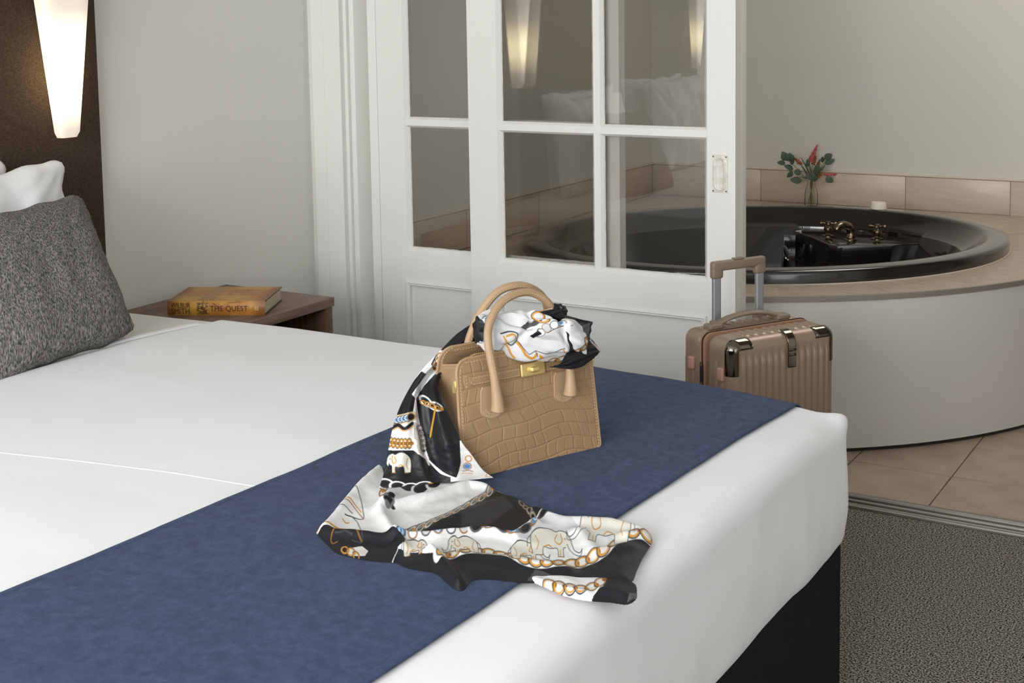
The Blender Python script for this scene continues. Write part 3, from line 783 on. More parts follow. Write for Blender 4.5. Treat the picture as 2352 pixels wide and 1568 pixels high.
tub = empty('bathtub', (0, 0, 0), 'black oval sunken bath with a moulded tap ledge', 'bathtub')
mesh_obj('tub_shell', V, Fc, MTUB, tub, angle=35)
V = []; Fc = []
for i in range(96):
    t = 2 * math.pi * i / 96; V += [pol(t, tubR(t) + .004, .5005), pol(t, tubR(t) + .0035, .5035), pol(t, tubR(t) - .003, .504), pol(t, tubR(t) - .004, .5005)]
for i in range(96):
    for q in range(4): Fc.append((i * 4 + q, ((i + 1) % 96) * 4 + q, ((i + 1) % 96) * 4 + (q + 1) % 4, i * 4 + (q + 1) % 4))
mesh_obj('sealant_bead', V, Fc, MGROUTL, tub)
SH = .4525
def tap(x, y, rot):
    r = empty('tap_handle', (x, y, SH)); r.parent = tub
    lathe('flange', [(0, 0), (.026, 0), (.026, .003), (.020, .005), (.012, .007), (.010, .012), (.0001, .012)], MBRASS, r, 20)
    lathe('tap_body', [(.009, .010), (.010, .013), (.016, .020), (.0185, .028), (.016, .037), (.010, .043), (.009, .048), (.011, .050), (.011, .058), (.0075, .061), (.0001, .062)], MBRASS, r, 20)
    V, Fc = [], []
    for k in range(4):
        a = rot + k * math.pi / 2; d = Vector((math.cos(a), math.sin(a), 0))
        vv, ff = tube_data([Vector((0, 0, .052)) + d * s for s in (.006, .014, .020, .025, .030, .034, .036)], lambda t: [.0045, .004, .0045, .0065, .0075, .006, .002][min(6, int(round(t * 6)))], 10)
        Fc += [tuple(i + len(V) for i in f) for f in ff]; V += vv
    mesh_obj('cross_arm', V, Fc, MBRASS, r)
tap(-1.735, 5.415, .35); tap(-1.535, 5.425, .15)
sp = empty('spout', (-1.628, 5.37, SH)); sp.parent = tub
lathe('flange', [(0, 0), (.027, 0), (.027, .003), (.020, .006), (.0001, .006)], MBRASS, sp, 20)
P_ = smooth_path([(0, 0, .004), (.002, .004, .028), (-.006, -.008, .052), (-.022, -.030, .062), (-.036, -.048, .056), (-.040, -.053, .044)], 26)
tube('spout_pipe', P_, lambda t: .019 - .004 * t, MBRASS, sp, 16)

sur = empty('bath_surround', (0, 0, 0), 'curved white bath panel with a beige tiled top edge', 'bath surround')
def ring(fin, fout, a, b, z0, z1, n=8, gap=0.0):
    V = []
    for i in range(n + 1):
        t = a + (b - a) * i / n; ri, ro = fin(t), fout(t)
        ga = gap / max(ri, .2); go = gap / max(ro, .2)
        s = (i / n - .5) * -2
        V += [pol(t + ga * s, ri, z0), pol(t + go * s, ro, z0), pol(t + go * s, ro, z1), pol(t + ga * s, ri, z1)]
    Fc = []
    for i in range(n):
        for q in range(4): Fc.append((i * 4 + q, i * 4 + (q + 1) % 4, (i + 1) * 4 + (q + 1) % 4, (i + 1) * 4 + q))
    Fc += [(0, 1, 2, 3)[::-1], tuple(n * 4 + q for q in range(4))]
    return V, Fc
def mk(name, V, Fc, m, parent, bev=0.0):
    bm = bmesh.new(); vv = [bm.verts.new(v) for v in V]
    for f in Fc:
        try: bm.faces.new([vv[i] for i in f])
        except ValueError: pass
    return bm_obj(name, bm, m, parent, angle=30)
V, Fc = ring(lambda t: tubR(t) - .03, lambda t: outR(t, .016)[0], -math.pi, math.pi, .470, .4988, 160)
mk('deck_slab', V, Fc, MGROUTL, sur)
# joints of the deck tiles: angles read off the photograph at the front, evenly spaced elsewhere
js = [math.radians(a) for a in (-172, -150, -128, -106, -84, -66.5, -44.5, -25, -3, 18, 40, 57, 80, 103, 122, 143, 165, 188)]
for a, b in zip(js, js[1:]):
    V, Fc = ring(lambda t: tubR(t) - .012, lambda t: outR(t, .004)[0], a, b, .4885, .500, 8, .0013)
    mk('tile', V, Fc, MDTILE, sur)
arc = [t for t in [-math.pi + 2 * math.pi * k / 720 for k in range(721)] if not outR(t)[1]]
a0, a1 = min(arc), max(arc)
V, Fc = ring(lambda t: outR(t, .014)[0], lambda t: outR(t, .008)[0], a0, a1, .012, .4835, 120)
mk('front_panel', V, Fc, MPANEL, sur)
V, Fc = ring(lambda t: outR(t, .013)[0], lambda t: outR(t, .0072)[0], a0, a1, .4695, .4715, 120)
mk('panel_joint', V, Fc, MPANEL, sur)
V, Fc = ring(lambda t: outR(t, .020)[0], lambda t: outR(t, .013)[0], a0, a1, 0.0, .012, 120)  # dark strip painted for the shaded gap under the panel
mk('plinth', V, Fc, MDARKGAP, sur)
V, Fc = ring(lambda t: outR(t, .012)[0], lambda t: outR(t, .0)[0], a0, a1, .4835, .5005, 120)
mk('metal_edge_trim', V, Fc, MSTEEL, sur)

# small white cap on the rim
tc_ = math.radians(74.3); pc = pol(tc_, tubR(tc_) - .040, .5478)
cp = lathe('jar_lid', [(0, 0), (.034, 0), (.0345, .004), (.0325, .010), (.0315, .024), (.029, .028), (.025, .0285), (.0001, .0285)], mat('white_plastic', srgb(226, 218, 200), .5), None, 36)
cp.location = pc; tag(cp, 'small round white lid resting on the black bath rim', 'lid')

# ------------------------------------------------------------------ vase and flowers
MVASE = glass_mat('vase_glass', (.985, .99, .985, 1), 1.10)
vp = Vector((-1.972, 5.905, .5005)); vase = empty('glass_vase', vp, 'small clear glass vase behind the bath', 'vase')
lathe('vase_wall', [(.0001, 0), (.026, 0), (.029, .003), (.0295, .02), (.029, .05), (.025, .072), (.018, .090), (.0165, .105), (.0185, .114), (.0170, .114), (.015, .105), (.0165, .090), (.0235, .071), (.0275, .05), (.028, .02), (.027, .006), (.0001, .005)], MVASE, vase, 28)
MLEAF = mat('eucalyptus_leaf', srgb(70, 88, 72), .6, var=srgb(52, 70, 54), vscale=25, rnd=.12)
MSTEM = mat('green_stem', srgb(96, 104, 48), .6); MSPK = mat('pink_flower', srgb(204, 108, 108), .7, var=srgb(172, 76, 80), vscale=120)
MORG = mat('orange_bud', srgb(176, 96, 52), .7, var=srgb(120, 84, 40), vscale=90)
rt = Vector((.858, .513, 0)).normalized(); fwd = Vector((-.513, .858, 0)).normalized(); S5 = 1 / 509.0
mouth = Vector((0, 0, .110))
def fp(px, py, dep=0.0):      # position from the photograph's offsets round the vase mouth, in metres
    return mouth + rt * ((px - 1862) * S5) + Vector((0, 0, (411 - py) * S5)) + fwd * dep
def z2(zx, zy, dep=0.0): return fp(1760 + zx / 7.84, 300 + zy / 7.84, dep)
def leaf_mesh():
    V = []; n = 7
    for i in range(n):
        t = i / (n - 1); w = math.sin(math.pi * t ** .8) ** .7 * .5
        for s in (-1, 0, 1): V.append((t, s * w, .07 * math.sin(math.pi * t) - .10 * abs(s) * w - .1 * t * t))
    me = bpy.data.meshes.new('leaf'); me.from_pydata(V, [], grid_faces(n, 3)); me.update(); me.materials.append(MLEAF); me.shade_smooth(); return me
LEAF = leaf_mesh()
def add_leaf(par, a, b, wid, tilt=0.0):
    o = bpy.data.objects.new('leaf', LEAF); COL.objects.link(o); o.parent = par
    d = b - a; L_ = d.length; X = d.normalized(); nrm = (-fwd + Vector((0, 0, .3)) + rt * tilt).normalized(); Y = nrm.cross(X).normalized(); Z = X.cross(Y)
    Mx = Matrix(((X.x * L_, Y.x * wid, Z.x * L_, a.x), (X.y * L_, Y.y * wid, Z.y * L_, a.y), (X.z * L_, Y.z * wid, Z.z * L_, a.z), (0, 0, 0, 1)))
    o.matrix_local = Mx
    return o
def sprig(name, label, pts, cat='foliage', group=None, foot=(0, 0)):
    r = empty(name, vp, label, cat, group)
    base = Vector((foot[0], foot[1], .007))
    P = smooth_path([base, mouth * .95 + Vector((-foot[0] * .35, -foot[1] * .35, 0))] + pts, 24)
    tube('stem', P, .0013, MSTEM, r, 6); return r
q = sprig('eucalyptus_sprig', 'eucalyptus sprig with rounded leaves reaching left out of the vase', [z2(640, 760, -.01), z2(480, 580, -.02), z2(330, 440, -.02)], foot=(-.014, .004))
for a, b, w_, t_ in (((330, 480), (262, 310), .017, .2), ((400, 500), (380, 340), .020, -.3), ((320, 525), (165, 505), .010, 0), ((460, 640), (290, 555), .012, .6), ((455, 680), (345, 780), .011, .5), ((600, 690), (470, 690), .014, .2), ((620, 850), (395, 815), .014, .3), ((440, 560), (430, 400), .014, .8)):
    add_leaf(q, z2(*a, -.02), z2(*b, -.025), w_ * 2.3, t_)
q = sprig('eucalyptus_sprig', 'eucalyptus sprig with paired leaves reaching up right of the pink flower', [z2(900, 780, .0), z2(960, 640, .0), z2(1040, 520, .0)], foot=(.013, .006))
for a, b, w_, t_ in (((1030, 470), (1160, 375), .014, .2), ((1030, 555), (1215, 470), .012, -.2), ((1000, 530), (990, 420), .010, .4), ((930, 700), (1050, 560), .004, 0)):
    add_leaf(q, z2(*a, -.005), z2(*b, -.01), w_ * 2.3, t_)
q = sprig('eucalyptus_sprig', 'dark eucalyptus leaves clustered at the front of the bouquet', [z2(800, 860, -.02), z2(830, 720, -.03)], foot=(.002, -.014))
for a, b, w_, t_ in (((860, 760), (870, 545), .015, .1), ((800, 790), (670, 740), .014, .2), ((760, 800), (720, 720), .012, -.3), ((1020, 800), (1165, 860), .013, .1), ((700, 600), (705, 440), .010, .4), ((830, 860), (820, 740), .012, 0)):
    add_leaf(q, z2(*a, -.035), z2(*b, -.04), w_ * 2.3, t_)
def spike(name, label, pts, a, b, rad, m, nb, foot, seed, group=None):
    r = sprig(name, label, pts, 'flower', group, foot); rr = random.Random(seed); bm = bmesh.new()
    for k in range(nb):
        t = k / nb; c = a + (b - a) * t; w_ = rad * (1 - t ** 2.2) + .0008
        an = k * 2.4; d = Vector((math.cos(an), math.sin(an), rr.uniform(-.4, .4))); ax = (b - a).normalized(); d = (d - ax * d.dot(ax)).normalized()
        res = bmesh.ops.create_icosphere(bm, subdivisions=1, radius=.0044 * (1 - .5 * t)); p = c + d * w_ * rr.uniform(.5, 1)
        for v in res['verts']: v.co += p
    bm_obj('blossoms', bm, m, r); return r
spike('flower_spike', 'tall pink flower spike standing highest in the vase', [z2(800, 800), z2(770, 560), z2(790, 470)], z2(775, 510), z2(912, 205), .011, MSPK, 110, (-.006, .012), 1)
spike('flower_spike', 'pink flower spike pointing out right, low in the bouquet', [z2(850, 830), z2(930, 790), z2(1010, 765)], z2(1040, 755), z2(1295, 742), .008, MSPK, 70, (.004, .0), 2)
for k, (aa, bb, lab) in enumerate((((620, 560), (470, 420), 'thin orange bud sprig at the upper left of the bouquet'), ((900, 640), (960, 470), 'thin orange bud sprig below the right eucalyptus leaves'), ((900, 790), (1010, 720), 'orange bud sprig beside the low pink spike'), ((830, 560), (890, 410), 'short orange bud sprig beside the tall pink spike'))):
    spike('bud_sprig', lab, [z2(820, 860), z2(*aa, .01)], z2(*aa, .005), z2(*bb, .005), .008, MORG, 40, (.008 - .005 * k, -.008 + .004 * k), 10 + k)
q = sprig('grass_sprig', 'fine green grass blades in the middle of the bouquet', [z2(780, 800, -.015), z2(720, 620, -.02)], foot=(-.010, -.006))
for a, b in (((780, 800), (600, 400)), ((790, 800), (680, 560)), ((780, 780), (780, 560)), ((720, 760), (600, 560)), ((800, 780), (720, 500)), ((760, 820), (560, 760)), ((780, 800), (640, 640))):
    add_leaf(q, z2(*a, -.02), z2(*b, -.022), .006, .1)

# ------------------------------------------------------------------ suitcase
MCASE = mat('champagne_shell', srgb(158, 136, 116), .36, metal=.25, spec=.5, bump=.03, bscale=400)
MCASEP = mat('taupe_plastic', srgb(132, 116, 98), .5)
MZIP = mat('tan_zip_tape', srgb(158, 122, 96), .8); MZIPD = mat('dark_zip', srgb(52, 46, 44), .5, metal=.5)
MCHR = mat('dark_chrome', srgb(120, 112, 100), .10, metal=1.0); MTELE = mat('grey_aluminium', srgb(170, 174, 180), .35, metal=.6)
MPAD = mat('pink_foot', srgb(188, 142, 128), .6); MBLK = mat('black_rubber', srgb(26, 26, 26), .7)
sc_ = empty('suitcase', (-1.249, 3.129, 0), 'champagne ribbed hard shell suitcase standing beyond the foot of the bed', 'suitcase', rz=math.radians(59.32))
SW, SD, SZ0, SZ1 = .346, .213, .052, .560; ysplit = .118; SHh = SZ1 - SZ0
def rib(v, period, w_=.55): 
    f = (v / period) % 1.0; return sstep(0, .18, f) * sstep(w_ + .18, w_, f)
def shell(y0, y1, front):
    h = (SW / 2, (y1 - y0) / 2, SHh / 2); c = Vector((SW / 2, (y0 + y1) / 2, (SZ0 + SZ1) / 2))
    def disp(p, n):
        x = p.x + SW / 2; z = p.z + SHh / 2; y = p.y + h[1]; d = 0
        fy = -n.y if front else n.y
        if fy > .75: d = .0044 * rib(x - .012, .0212) * sstep(SHh - .048, SHh - .060, z) * sstep(.02, .04, x) * sstep(SW - .02, SW - .04, x) - .0016 * sstep(SHh - .03, SHh - .04, z) * sstep(SHh - .055, SHh - .047, z)
        elif abs(n.z) > .8: d = .0034 * rib(x + (.35 * y if front else 0) - .03, .0262, .5) * sstep(.055, .07, x) * sstep(SW - .05, SW - .07, x) * sstep(.03, .036, y) * sstep(2 * h[1] - .022, 2 * h[1] - .03, y)
        elif abs(n.x) > .8: d = .0028 * rib(y - .030, .026, .45) * sstep(SHh - .055, SHh - .075, z) * sstep(.02, .03, y) * sstep(2 * h[1] - .015, 2 * h[1] - .022, y)
        return p + n * d + c
    V, Fc = rbox_data(h, .030, 200, 30, 34, disp, ne=6)
    return mesh_obj('front_shell' if front else 'back_shell', V, Fc, MCASE, sc_, angle=60)
shell(0, ysplit - .007, True); shell(ysplit + .007, SD, False)
def band(y0, y1, inset, name, m):
    h = (SW / 2 - inset, (y1 - y0) / 2, SHh / 2 - inset)
    V, Fc = rbox_data((h[0], h[2], h[1]), min(.028, h[1] * .98) if h[1] > .028 else h[1] * .5, 10, 10, 2)
    # outline with round corners instead: superellipse section
    R_c = .026; pts = []
    for (cx_, cz_, a0_) in ((h[0] - R_c, h[2] - R_c, 0), (-h[0] + R_c, h[2] - R_c, 90), (-h[0] + R_c, -h[2] + R_c, 180), (h[0] - R_c, -h[2] + R_c, 270)):
        for k in range(9): a_ = math.radians(a0_ + k * 11.25); pts.append((cx_ + R_c * math.cos(a_), cz_ + R_c * math.sin(a_)))
    n_ = len(pts); V = [(SW / 2 + p[0], y, (SZ0 + SZ1) / 2 + p[1]) for y in (y0, y1) for p in pts]
    Fc = [(i, (i + 1) % n_, n_ + (i + 1) % n_, n_ + i) for i in range(n_)] + [tuple(range(n_)), tuple(range(n_, 2 * n_))[::-1]]
    return mk(name, V, Fc, m, sc_)
band(ysplit - .0115, ysplit + .0115, -.0002, 'zip_tape', MZIP)
band(ysplit - .0018, ysplit + .0018, -.0020, 'zip_teeth', MZIPD)
for z in (.455, .405):
    zp = mesh_obj('zip_pull', *rbox_data((.0025, .005, .020), .0022, 2, 2, 4), MZIPD, sc_); zp.location = (-.0055, ysplit - .002, z)
    tube('zip_ring', [Vector((-.006, ysplit - .002 + .005 * math.cos(t), z + .024 + .006 * math.sin(t))) for t in [2 * math.pi * k / 12 for k in range(12)]], .0012, MZIPD, sc_, 6, True)
# corner guards: pieces of the shell outline, lifted off it
def guard(right):
    hx, hy, hz = .045, .05, .06
    r = .030
    def keep(p, n):
        X_, Y_, Z_ = p.x + hx, p.y + hy, hz - p.z          # distances from the left, front and top faces
        leg1 = X_ < .026 and Y_ < .026 and Z_ < .092
        leg2 = Y_ < .024 and Z_ < .024 and X_ < .078
        return (leg1 or leg2) and n.y > -2 and not (n.x > .5 or n.z < -.5 or n.y > .5)
    V, Fc = rbox_data((hx, hy, hz), r, 22, 22, 30, lambda p, n: p + n * .0022, ne=8, keep=keep)
    V = [Vector((v.x + hx, v.y + hy, v.z - hz + SZ1)) for v in V]
    if right: V = [Vector((SW - v.x, v.y, v.z)) for v in V]; Fc = [f[::-1] for f in Fc]
    o = mesh_obj('corner_guard', V, Fc, MCHR, sc_); s_ = o.modifiers.new('thickness', 'SOLIDIFY'); s_.thickness = .002; s_.offset = -1
    for (x, z) in ((.068, SZ1 - .0165), (.010, SZ1 - .083), (.021, SZ1 - .083)):
        if x > .05: pos = Vector((x, -.0022 + .001, z)); 
        else: pos = Vector((x, .009 if x < .015 else .0035, z))
        if right: pos.x = SW - pos.x
        lathe('rivet', [(0, 0), (.0026, 0), (.002, .0012), (.0001, .0016)], MTELE, o, 10, M=Matrix.Translation(pos) @ Matrix.Rotation(math.pi / 2, 4, 'X'))
guard(False); guard(True)
# latch
hx, hy, hz = .011, .04, .06
V, Fc = rbox_data((.06, hy, hz), .030, 44, 10, 24, lambda p, n: p + n * .0062, ne=8, keep=lambda p, n: abs(p.x) < .0125 and not (n.z < -.5 or n.y > .5) and (hz - p.z) < .088 and (p.y + hy) < .028)
la = mesh_obj('latch', [Vector((v.x + .192, v.y + hy, v.z - hz + SZ1)) for v in V], Fc, MCHR, sc_); s_ = la.modifiers.new('thickness', 'SOLIDIFY'); s_.thickness = .003; s_.offset = -1
for z in (SZ1 - .042, SZ1 - .055): box('latch_hinge', (.180, -.0082, z - .003), (.204, -.0032, z + .003), MCHR, la, .001)
# carry handle on top
P_ = smooth_path([(.055, .155, SZ1 + .006), (.085, .155, SZ1 + .012), (.115, .155, SZ1 + .021), (.173, .155, SZ1 + .027), (.23, .155, SZ1 + .021), (.262, .155, SZ1 + .012), (.292, .155, SZ1 + .006)], 40)
V, Fc = tube_data(P_, .0065, 14, flat=2.1); mesh_obj('carry_handle', V, Fc, MCASEP, sc_)
for x in (.062, .286):
    b_ = mesh_obj('handle_mount', *rbox_data((.022, .017, .007), .005, 4, 4, 2), MCASEP, sc_); b_.location = (x, .155, SZ1 + .004)
# telescopic handle
th = empty('telescopic_handle', (0, .192, 0)); th.parent = sc_
for x in (.100, .243):
    t_ = mesh_obj('tube', *rbox_data((.0125, .006, .085), .004, 4, 3, 4), MTELE, th); t_.location = (x, 0, .625)
    m_ = mesh_obj('tube_collar', *rbox_data((.018, .010, .006), .004, 3, 3, 2), MCASEP, th); m_.location = (x, 0, SZ1 + .002)
gb = bmesh.new()
def rect(lo, hi, bv): bm_box(gb, lo, hi, bv, 3)
rect((.083, -.010, .700), (.260, .010, .727), .007); rect((.083, -.010, .680), (.118, .010, .712), .007); rect((.225, -.010, .680), (.260, .010, .712), .007)
bm_obj('grip', gb, MCASEP, th)
box('release_button', (.155, -.008, .727), (.188, .008, .730), MCASEP, th, .001)
for y, z in ((.036, .472), (.160, .475)):
    p_ = mesh_obj('side_foot', *rbox_data((.006, .011, .017), .005, 3, 3, 3), MPAD, sc_); p_.location = (-.004, y, z)
    p_ = copy_of(p_, sc_); p_.location = (-.004, y, .16)
for x in (.04, SW - .04):
    for y in (.04, SD - .04):
        wh = empty('caster', (x, y, 0)); wh.parent = sc_
        lathe('wheel', [(.0001, -.010), (.016, -.010), (.019, -.006), (.019, .006), (.016, .010), (.0001, .010)], MBLK, wh, 20, M=Matrix.Translation((0, 0, .019)) @ Matrix.Rotation(math.pi / 2, 4, 'Y'))
        box('wheel_fork', (-.014, -.010, .022), (.014, .010, SZ0 + .006), MCASEP, wh, .003)

# ------------------------------------------------------------------ handbag
MBAG = mat('tan_croc_leather', srgb(160, 131, 97), .48, spec=.35, var=srgb(150, 122, 90), vscale=12, bump=.12, bscale=900)
MBAGS = mat('tan_grain_leather', srgb(154, 126, 93), .55, spec=.35, bump=.14, bscale=420)
MHAND = mat('tan_smooth_leather', srgb(172, 143, 111), .45, spec=.4, bump=.15, bscale=700)
MEDGE = mat('edge_paint', srgb(168, 136, 102), .4); MTHREAD = mat('cream_thread', srgb(214, 190, 152), .7)
MGOLD = mat('polished_gold', srgb(242, 214, 146), .34, metal=.8); MLIN = mat('bag_lining', srgb(104, 82, 60), .8)
BO = Vector((-1.1887, 1.8079, 0)); BZ = max(bed_top(BO.x + .4057 * s * .29 - .914 * d, BO.y + .914 * s * .29 + .4057 * d) for s in (0, .5, 1) for d in (0, .1)) + .0062
bag = empty('handbag', (BO.x, BO.y, BZ), 'tan crocodile embossed handbag with a scarf tied on its handles', 'handbag', rz=math.radians(66.06))
FW, FH = .2905, .196; LEAN = math.tan(math.radians(6.5))
def fy(z): return z * LEAN
def fx(v):                       # left and right limits of the front panel at height v
    tp = .0065 * v / FH; r = .020; ins = 0
    if v > FH - r: ins = r - math.sqrt(max(0, r * r - (v - (FH - r)) ** 2))
    rb = .006
    if v < rb: ins = rb - math.sqrt(max(0, rb * rb - (rb - v) ** 2))
    return tp + ins, FW - tp - ins
def croc(x, z):
    """relief of the embossed scales: rows that wander, split into blocks"""
    w1 = .0065 * math.sin(x * 21 + 1.0) + .004 * math.sin(x * 47 + z * 20) + .003 * math.sin(x * 9 + 2)
    k = sstep(.185, .02, z)
    zz = z + w1 * (.25 + .75 * k) + .10 * (x - .14) * .12
    row_h = .0245
    f = zz / row_h; ri = math.floor(f); fr = f - ri
    hsh = lambda a: (math.sin(a * 127.1 + 3.7) * 43758.5453) % 1.0
    cw = .0155 + .010 * hsh(ri * 3.1) * k + .003
    xx = x + .004 * math.sin(z * 90 + ri * 2.0) + hsh(ri) * cw
    g = xx / cw; ci = math.floor(g); fc = g - ci
    jit = .22 * (hsh(ri * 7.3 + ci * 1.7) - .5); 
    dr = min(fr, 1 - fr) * row_h; dc = abs(((fc - .5 - jit + .5) % 1.0) - .0); dc = min(dc, 1 - dc) * cw
    gr = max(math.exp(-(dr / .0011) ** 2), .8 * math.exp(-(dc / .0009) ** 2))
    lip = .35 * math.exp(-((dr - .0022) / .0009) ** 2) * abs(math.sin(x * 2400))
    return -.0013 * gr + .0002 * lip
nu, nv = 330, 230; V = []
for i in range(nu):
    for j in range(nv):
        z = FH * j / (nv - 1); a, b = fx(z); x = a + (b - a) * i / (nu - 1)
        ed = min(x - a, b - x, FH - z, z + .02); k = sstep(.004, .009, ed)
        h = croc(x, z) * k + .0006 * k - .0012 * (1 - sstep(0, .002, ed))
        bulge = .004 * math.sin(math.pi * x / FW) * math.sin(math.pi * min(1, z / FH))
        V.append((x, fy(z) - h - bulge, z))
o = mesh_obj('front_panel', V, [f[::-1] for f in grid_faces(nu, nv)][::-1], MBAG, bag, angle=80)
o = mesh_obj('front_panel_backing', [(x, y + .0045, z) for (x, y, z) in [(fx(FH * j / 40)[s], fy(FH * j / 40) - .0003, FH * j / 40) for j in range(41) for s in (0, 1)]] , [(2 * j, 2 * j + 1, 2 * j + 3, 2 * j + 2) for j in range(40)], MLIN, bag)
# painted edge all round the front panel
pe = [Vector((fx(FH * j / 60)[0], fy(FH * j / 60) + .0018, FH * j / 60)) for j in range(61)]
pe += [Vector((fx(FH)[0] + (fx(FH)[1] - fx(FH)[0]) * t / 30, fy(FH) + .0018, FH)) for t in range(1, 30)]
pe += [Vector((fx(FH * j / 60)[1], fy(FH * j / 60) + .0018, FH * j / 60)) for j in range(60, -1, -1)]
tube('panel_edge', pe, .0026, MEDGE, bag, 8)
# back panel, taller and leaning forward
BH = .207; BD = .118
def by_(z): return BD - z * .235
nb = 30; V = []
for i in range(nb):
    for j in range(nb):
        z = BH * j / (nb - 1); r = .024; ins = 0
        if z > BH - r: ins = r - math.sqrt(max(0, r * r - (z - (BH - r)) ** 2))
        a, b = .004 + ins, FW - .004 - ins; x = a + (b - a) * i / (nb - 1); V.append((x, by_(z), z))
o = mesh_obj('back_panel', V, grid_faces(nb, nb), MBAGS, bag); s_ = o.modifiers.new('thickness', 'SOLIDIFY'); s_.thickness = .004; s_.offset = 0
pe2 = [Vector((.004, by_(z), z)) for z in [BH * k / 20 * .88 for k in range(21)]]
for k in range(1, 10):
    a = math.pi - k * math.pi / 20; pe2.append(Vector((.004 + .024 + .024 * math.cos(a), by_(BH - .024 + .024 * math.sin(a)), BH - .024 + .024 * math.sin(a))))
top2 = [Vector((.028 + (FW - .056) * k / 10, by_(BH), BH)) for k in range(11)]
full = pe2 + top2 + [Vector((FW - p.x, p.y, p.z)) for p in pe2[::-1]]
tube('panel_edge', full, .0026, MEDGE, bag, 8)
# gussets: fold inwards towards the top
for side in (0, 1):
    V = []; n1, n2 = 26, 22
    for i in range(n1):
        z = .001 + .176 * i / (n1 - 1)
        for j in range(n2):
            t = j / (n2 - 1); y = fy(z) + .004 + (by_(z) - .004 - fy(z)) * t
            inw = .004 + (.030 * sstep(.05, .19, z)) * math.sin(math.pi * t) ** 1.2 + .0015 * fbm(t * 3, z * 30, side, 1, 2)
            x = inw + .0065 * z / FH; V.append((x if side == 0 else FW - x, y, z))
    Fc = grid_faces(n1, n2); o = mesh_obj('gusset', V, Fc if side else [f[::-1] for f in Fc], MBAGS, bag)
    s_ = o.modifiers.new('thickness', 'SOLIDIFY'); s_.thickness = .003; s_.offset = 0
    lp = [Vector(V[(n1 - 1) * n2 + j]) for j in range(n2)]; tube('gusset_edge', lp, .0020, MEDGE, bag, 8)
    st = lathe('side_ring', [(.0001, 0), (.011, 0), (.012, .0015), (.010, .004), (.0001, .0045)], MGOLD, bag, 20, M=Matrix.Translation((.004 if side == 0 else FW - .004, fy(.15) + .0055, .152)) @ Matrix.Diagonal((1, .45, 1, 1)) @ Matrix.Rotation(-math.pi / 2 if side == 0 else math.pi / 2, 4, 'Y'))
box('base_panel', (.004, .003, .0), (FW - .004, BD - .003, .006), MBAGS, bag, .002)
# zip closure under the rim
zz = FH + .0005
V = []
for i in range(30):
    x = .030 + (FW - .06) * i / 29; dip = .004 * math.sin(math.pi * i / 29)
    V += [(x, fy(zz) + .0045, zz - .004 - dip), (x, (fy(zz) + by_(zz)) / 2 - .012, zz + .0 - dip), (x, (fy(zz) + by_(zz)) / 2 + .006, zz - .002 - dip), (x, by_(zz) - .003, zz - .006 - dip)]
mesh_obj('zip_panel', V, grid_faces(30, 4), MLIN, bag)
bm = bmesh.new()
for i in range(56):
    t = i / 55; x = .034 + (FW - .075) * t; r_ = bmesh.ops.create_icosphere(bm, subdivisions=1, radius=.0017)
    p = Vector((x, (fy(zz) + by_(zz)) / 2 - .013 - .004 * sstep(.1, .0, t), zz + .0022 + .003 * math.exp(-(t / .04) ** 2) * -1 - .003 * math.sin(math.pi * t)))
    for v in r_['verts']: v.co += p
bm_obj('zip_teeth', bm, MGOLD, bag)
# stitches
def stitches(paths, parent, nrm=(0, -1, 0), length=.0034, gap=.0022, wd=.0005, lift=.0004, name='stitching', m=MTHREAD):
    bm = bmesh.new(); nrm = Vector(nrm)
    for path in paths:
        P = [Vector(p) for p in path]; acc = 0; 
        d = [0]
        for a, b in zip(P, P[1:]): d.append(d[-1] + (b - a).length)
        s = gap
        def at(q):
            for k in range(len(P) - 1):
                if d[k + 1] >= q: f = (q - d[k]) / max(1e-9, d[k + 1] - d[k]); return P[k].lerp(P[k + 1], f)
            return P[-1]
        while s + length < d[-1]:
            a, b = at(s), at(s + length); t = (b - a).normalized(); w_ = t.cross(nrm).normalized() * wd; up = nrm * lift
            vv = [bm.verts.new(p) for p in (a - w_, a + w_, b + w_, b - w_, a + up + t * .0004, b + up - t * .0004)]
            for f in ((0, 1, 4), (1, 2, 5, 4), (2, 3, 5), (3, 0, 4, 5)): bm.faces.new([vv[i] for i in f])
            s += length + gap
    return tag(bm_obj(name, bm, m, parent, smooth=False), kind='stuff')
def fr(x, z, off=.0012): return Vector((x, fy(z) - .004 * math.sin(math.pi * x / FW) * math.sin(math.pi * min(1, z / FH)) - off, z))
stitches([[fr(fx(z)[0] + .0048, z, .0005) for z in [FH * k / 30 * .96 for k in range(31)]], [fr(fx(z)[1] - .0048, z, .0005) for z in [FH * k / 30 * .96 for k in range(31)]], [fr(.02 + (FW - .04) * k / 30, FH - .0055, .0005) for k in range(31)]], bag)
stitches([[p + Vector((.005, -.0032, 0)) for p in pe2[8:]], [p + Vector((0, -.0032, -.006)) for p in top2], ], bag)
# strap with turn lock
ZS0, ZS1 = .1515, .1665
def strip(name, x0, x1, z0, z1, th, m, parent, n=40, off=0.0):
    V = []
    for i in range(n):
        x = x0 + (x1 - x0) * i / (n - 1)
        for (z, d) in ((z0, 0), (z0, th), (z0 + .001, th + .0006), (z1 - .001, th + .0006), (z1, th), (z1, 0)):
            p = fr(x, z, off + d + .0002); V.append(p)
    Fc = [f[::-1] for f in grid_faces(n, 6)] + [tuple(range(6)), tuple((n - 1) * 6 + k for k in range(6))[::-1]]
    return mesh_obj(name, V, Fc, m, parent, angle=30)
strap = strip('strap', .027, .269, ZS0, ZS1, .0022, MBAGS, bag)
stitches([[fr(.030 + .236 * k / 40, z, .0034) for k in range(41)] for z in (ZS0 + .0024, ZS1 - .0024)] + [[fr(.0295, ZS0 + .002 + .0105 * k / 4, .0034) for k in range(5)]], strap)
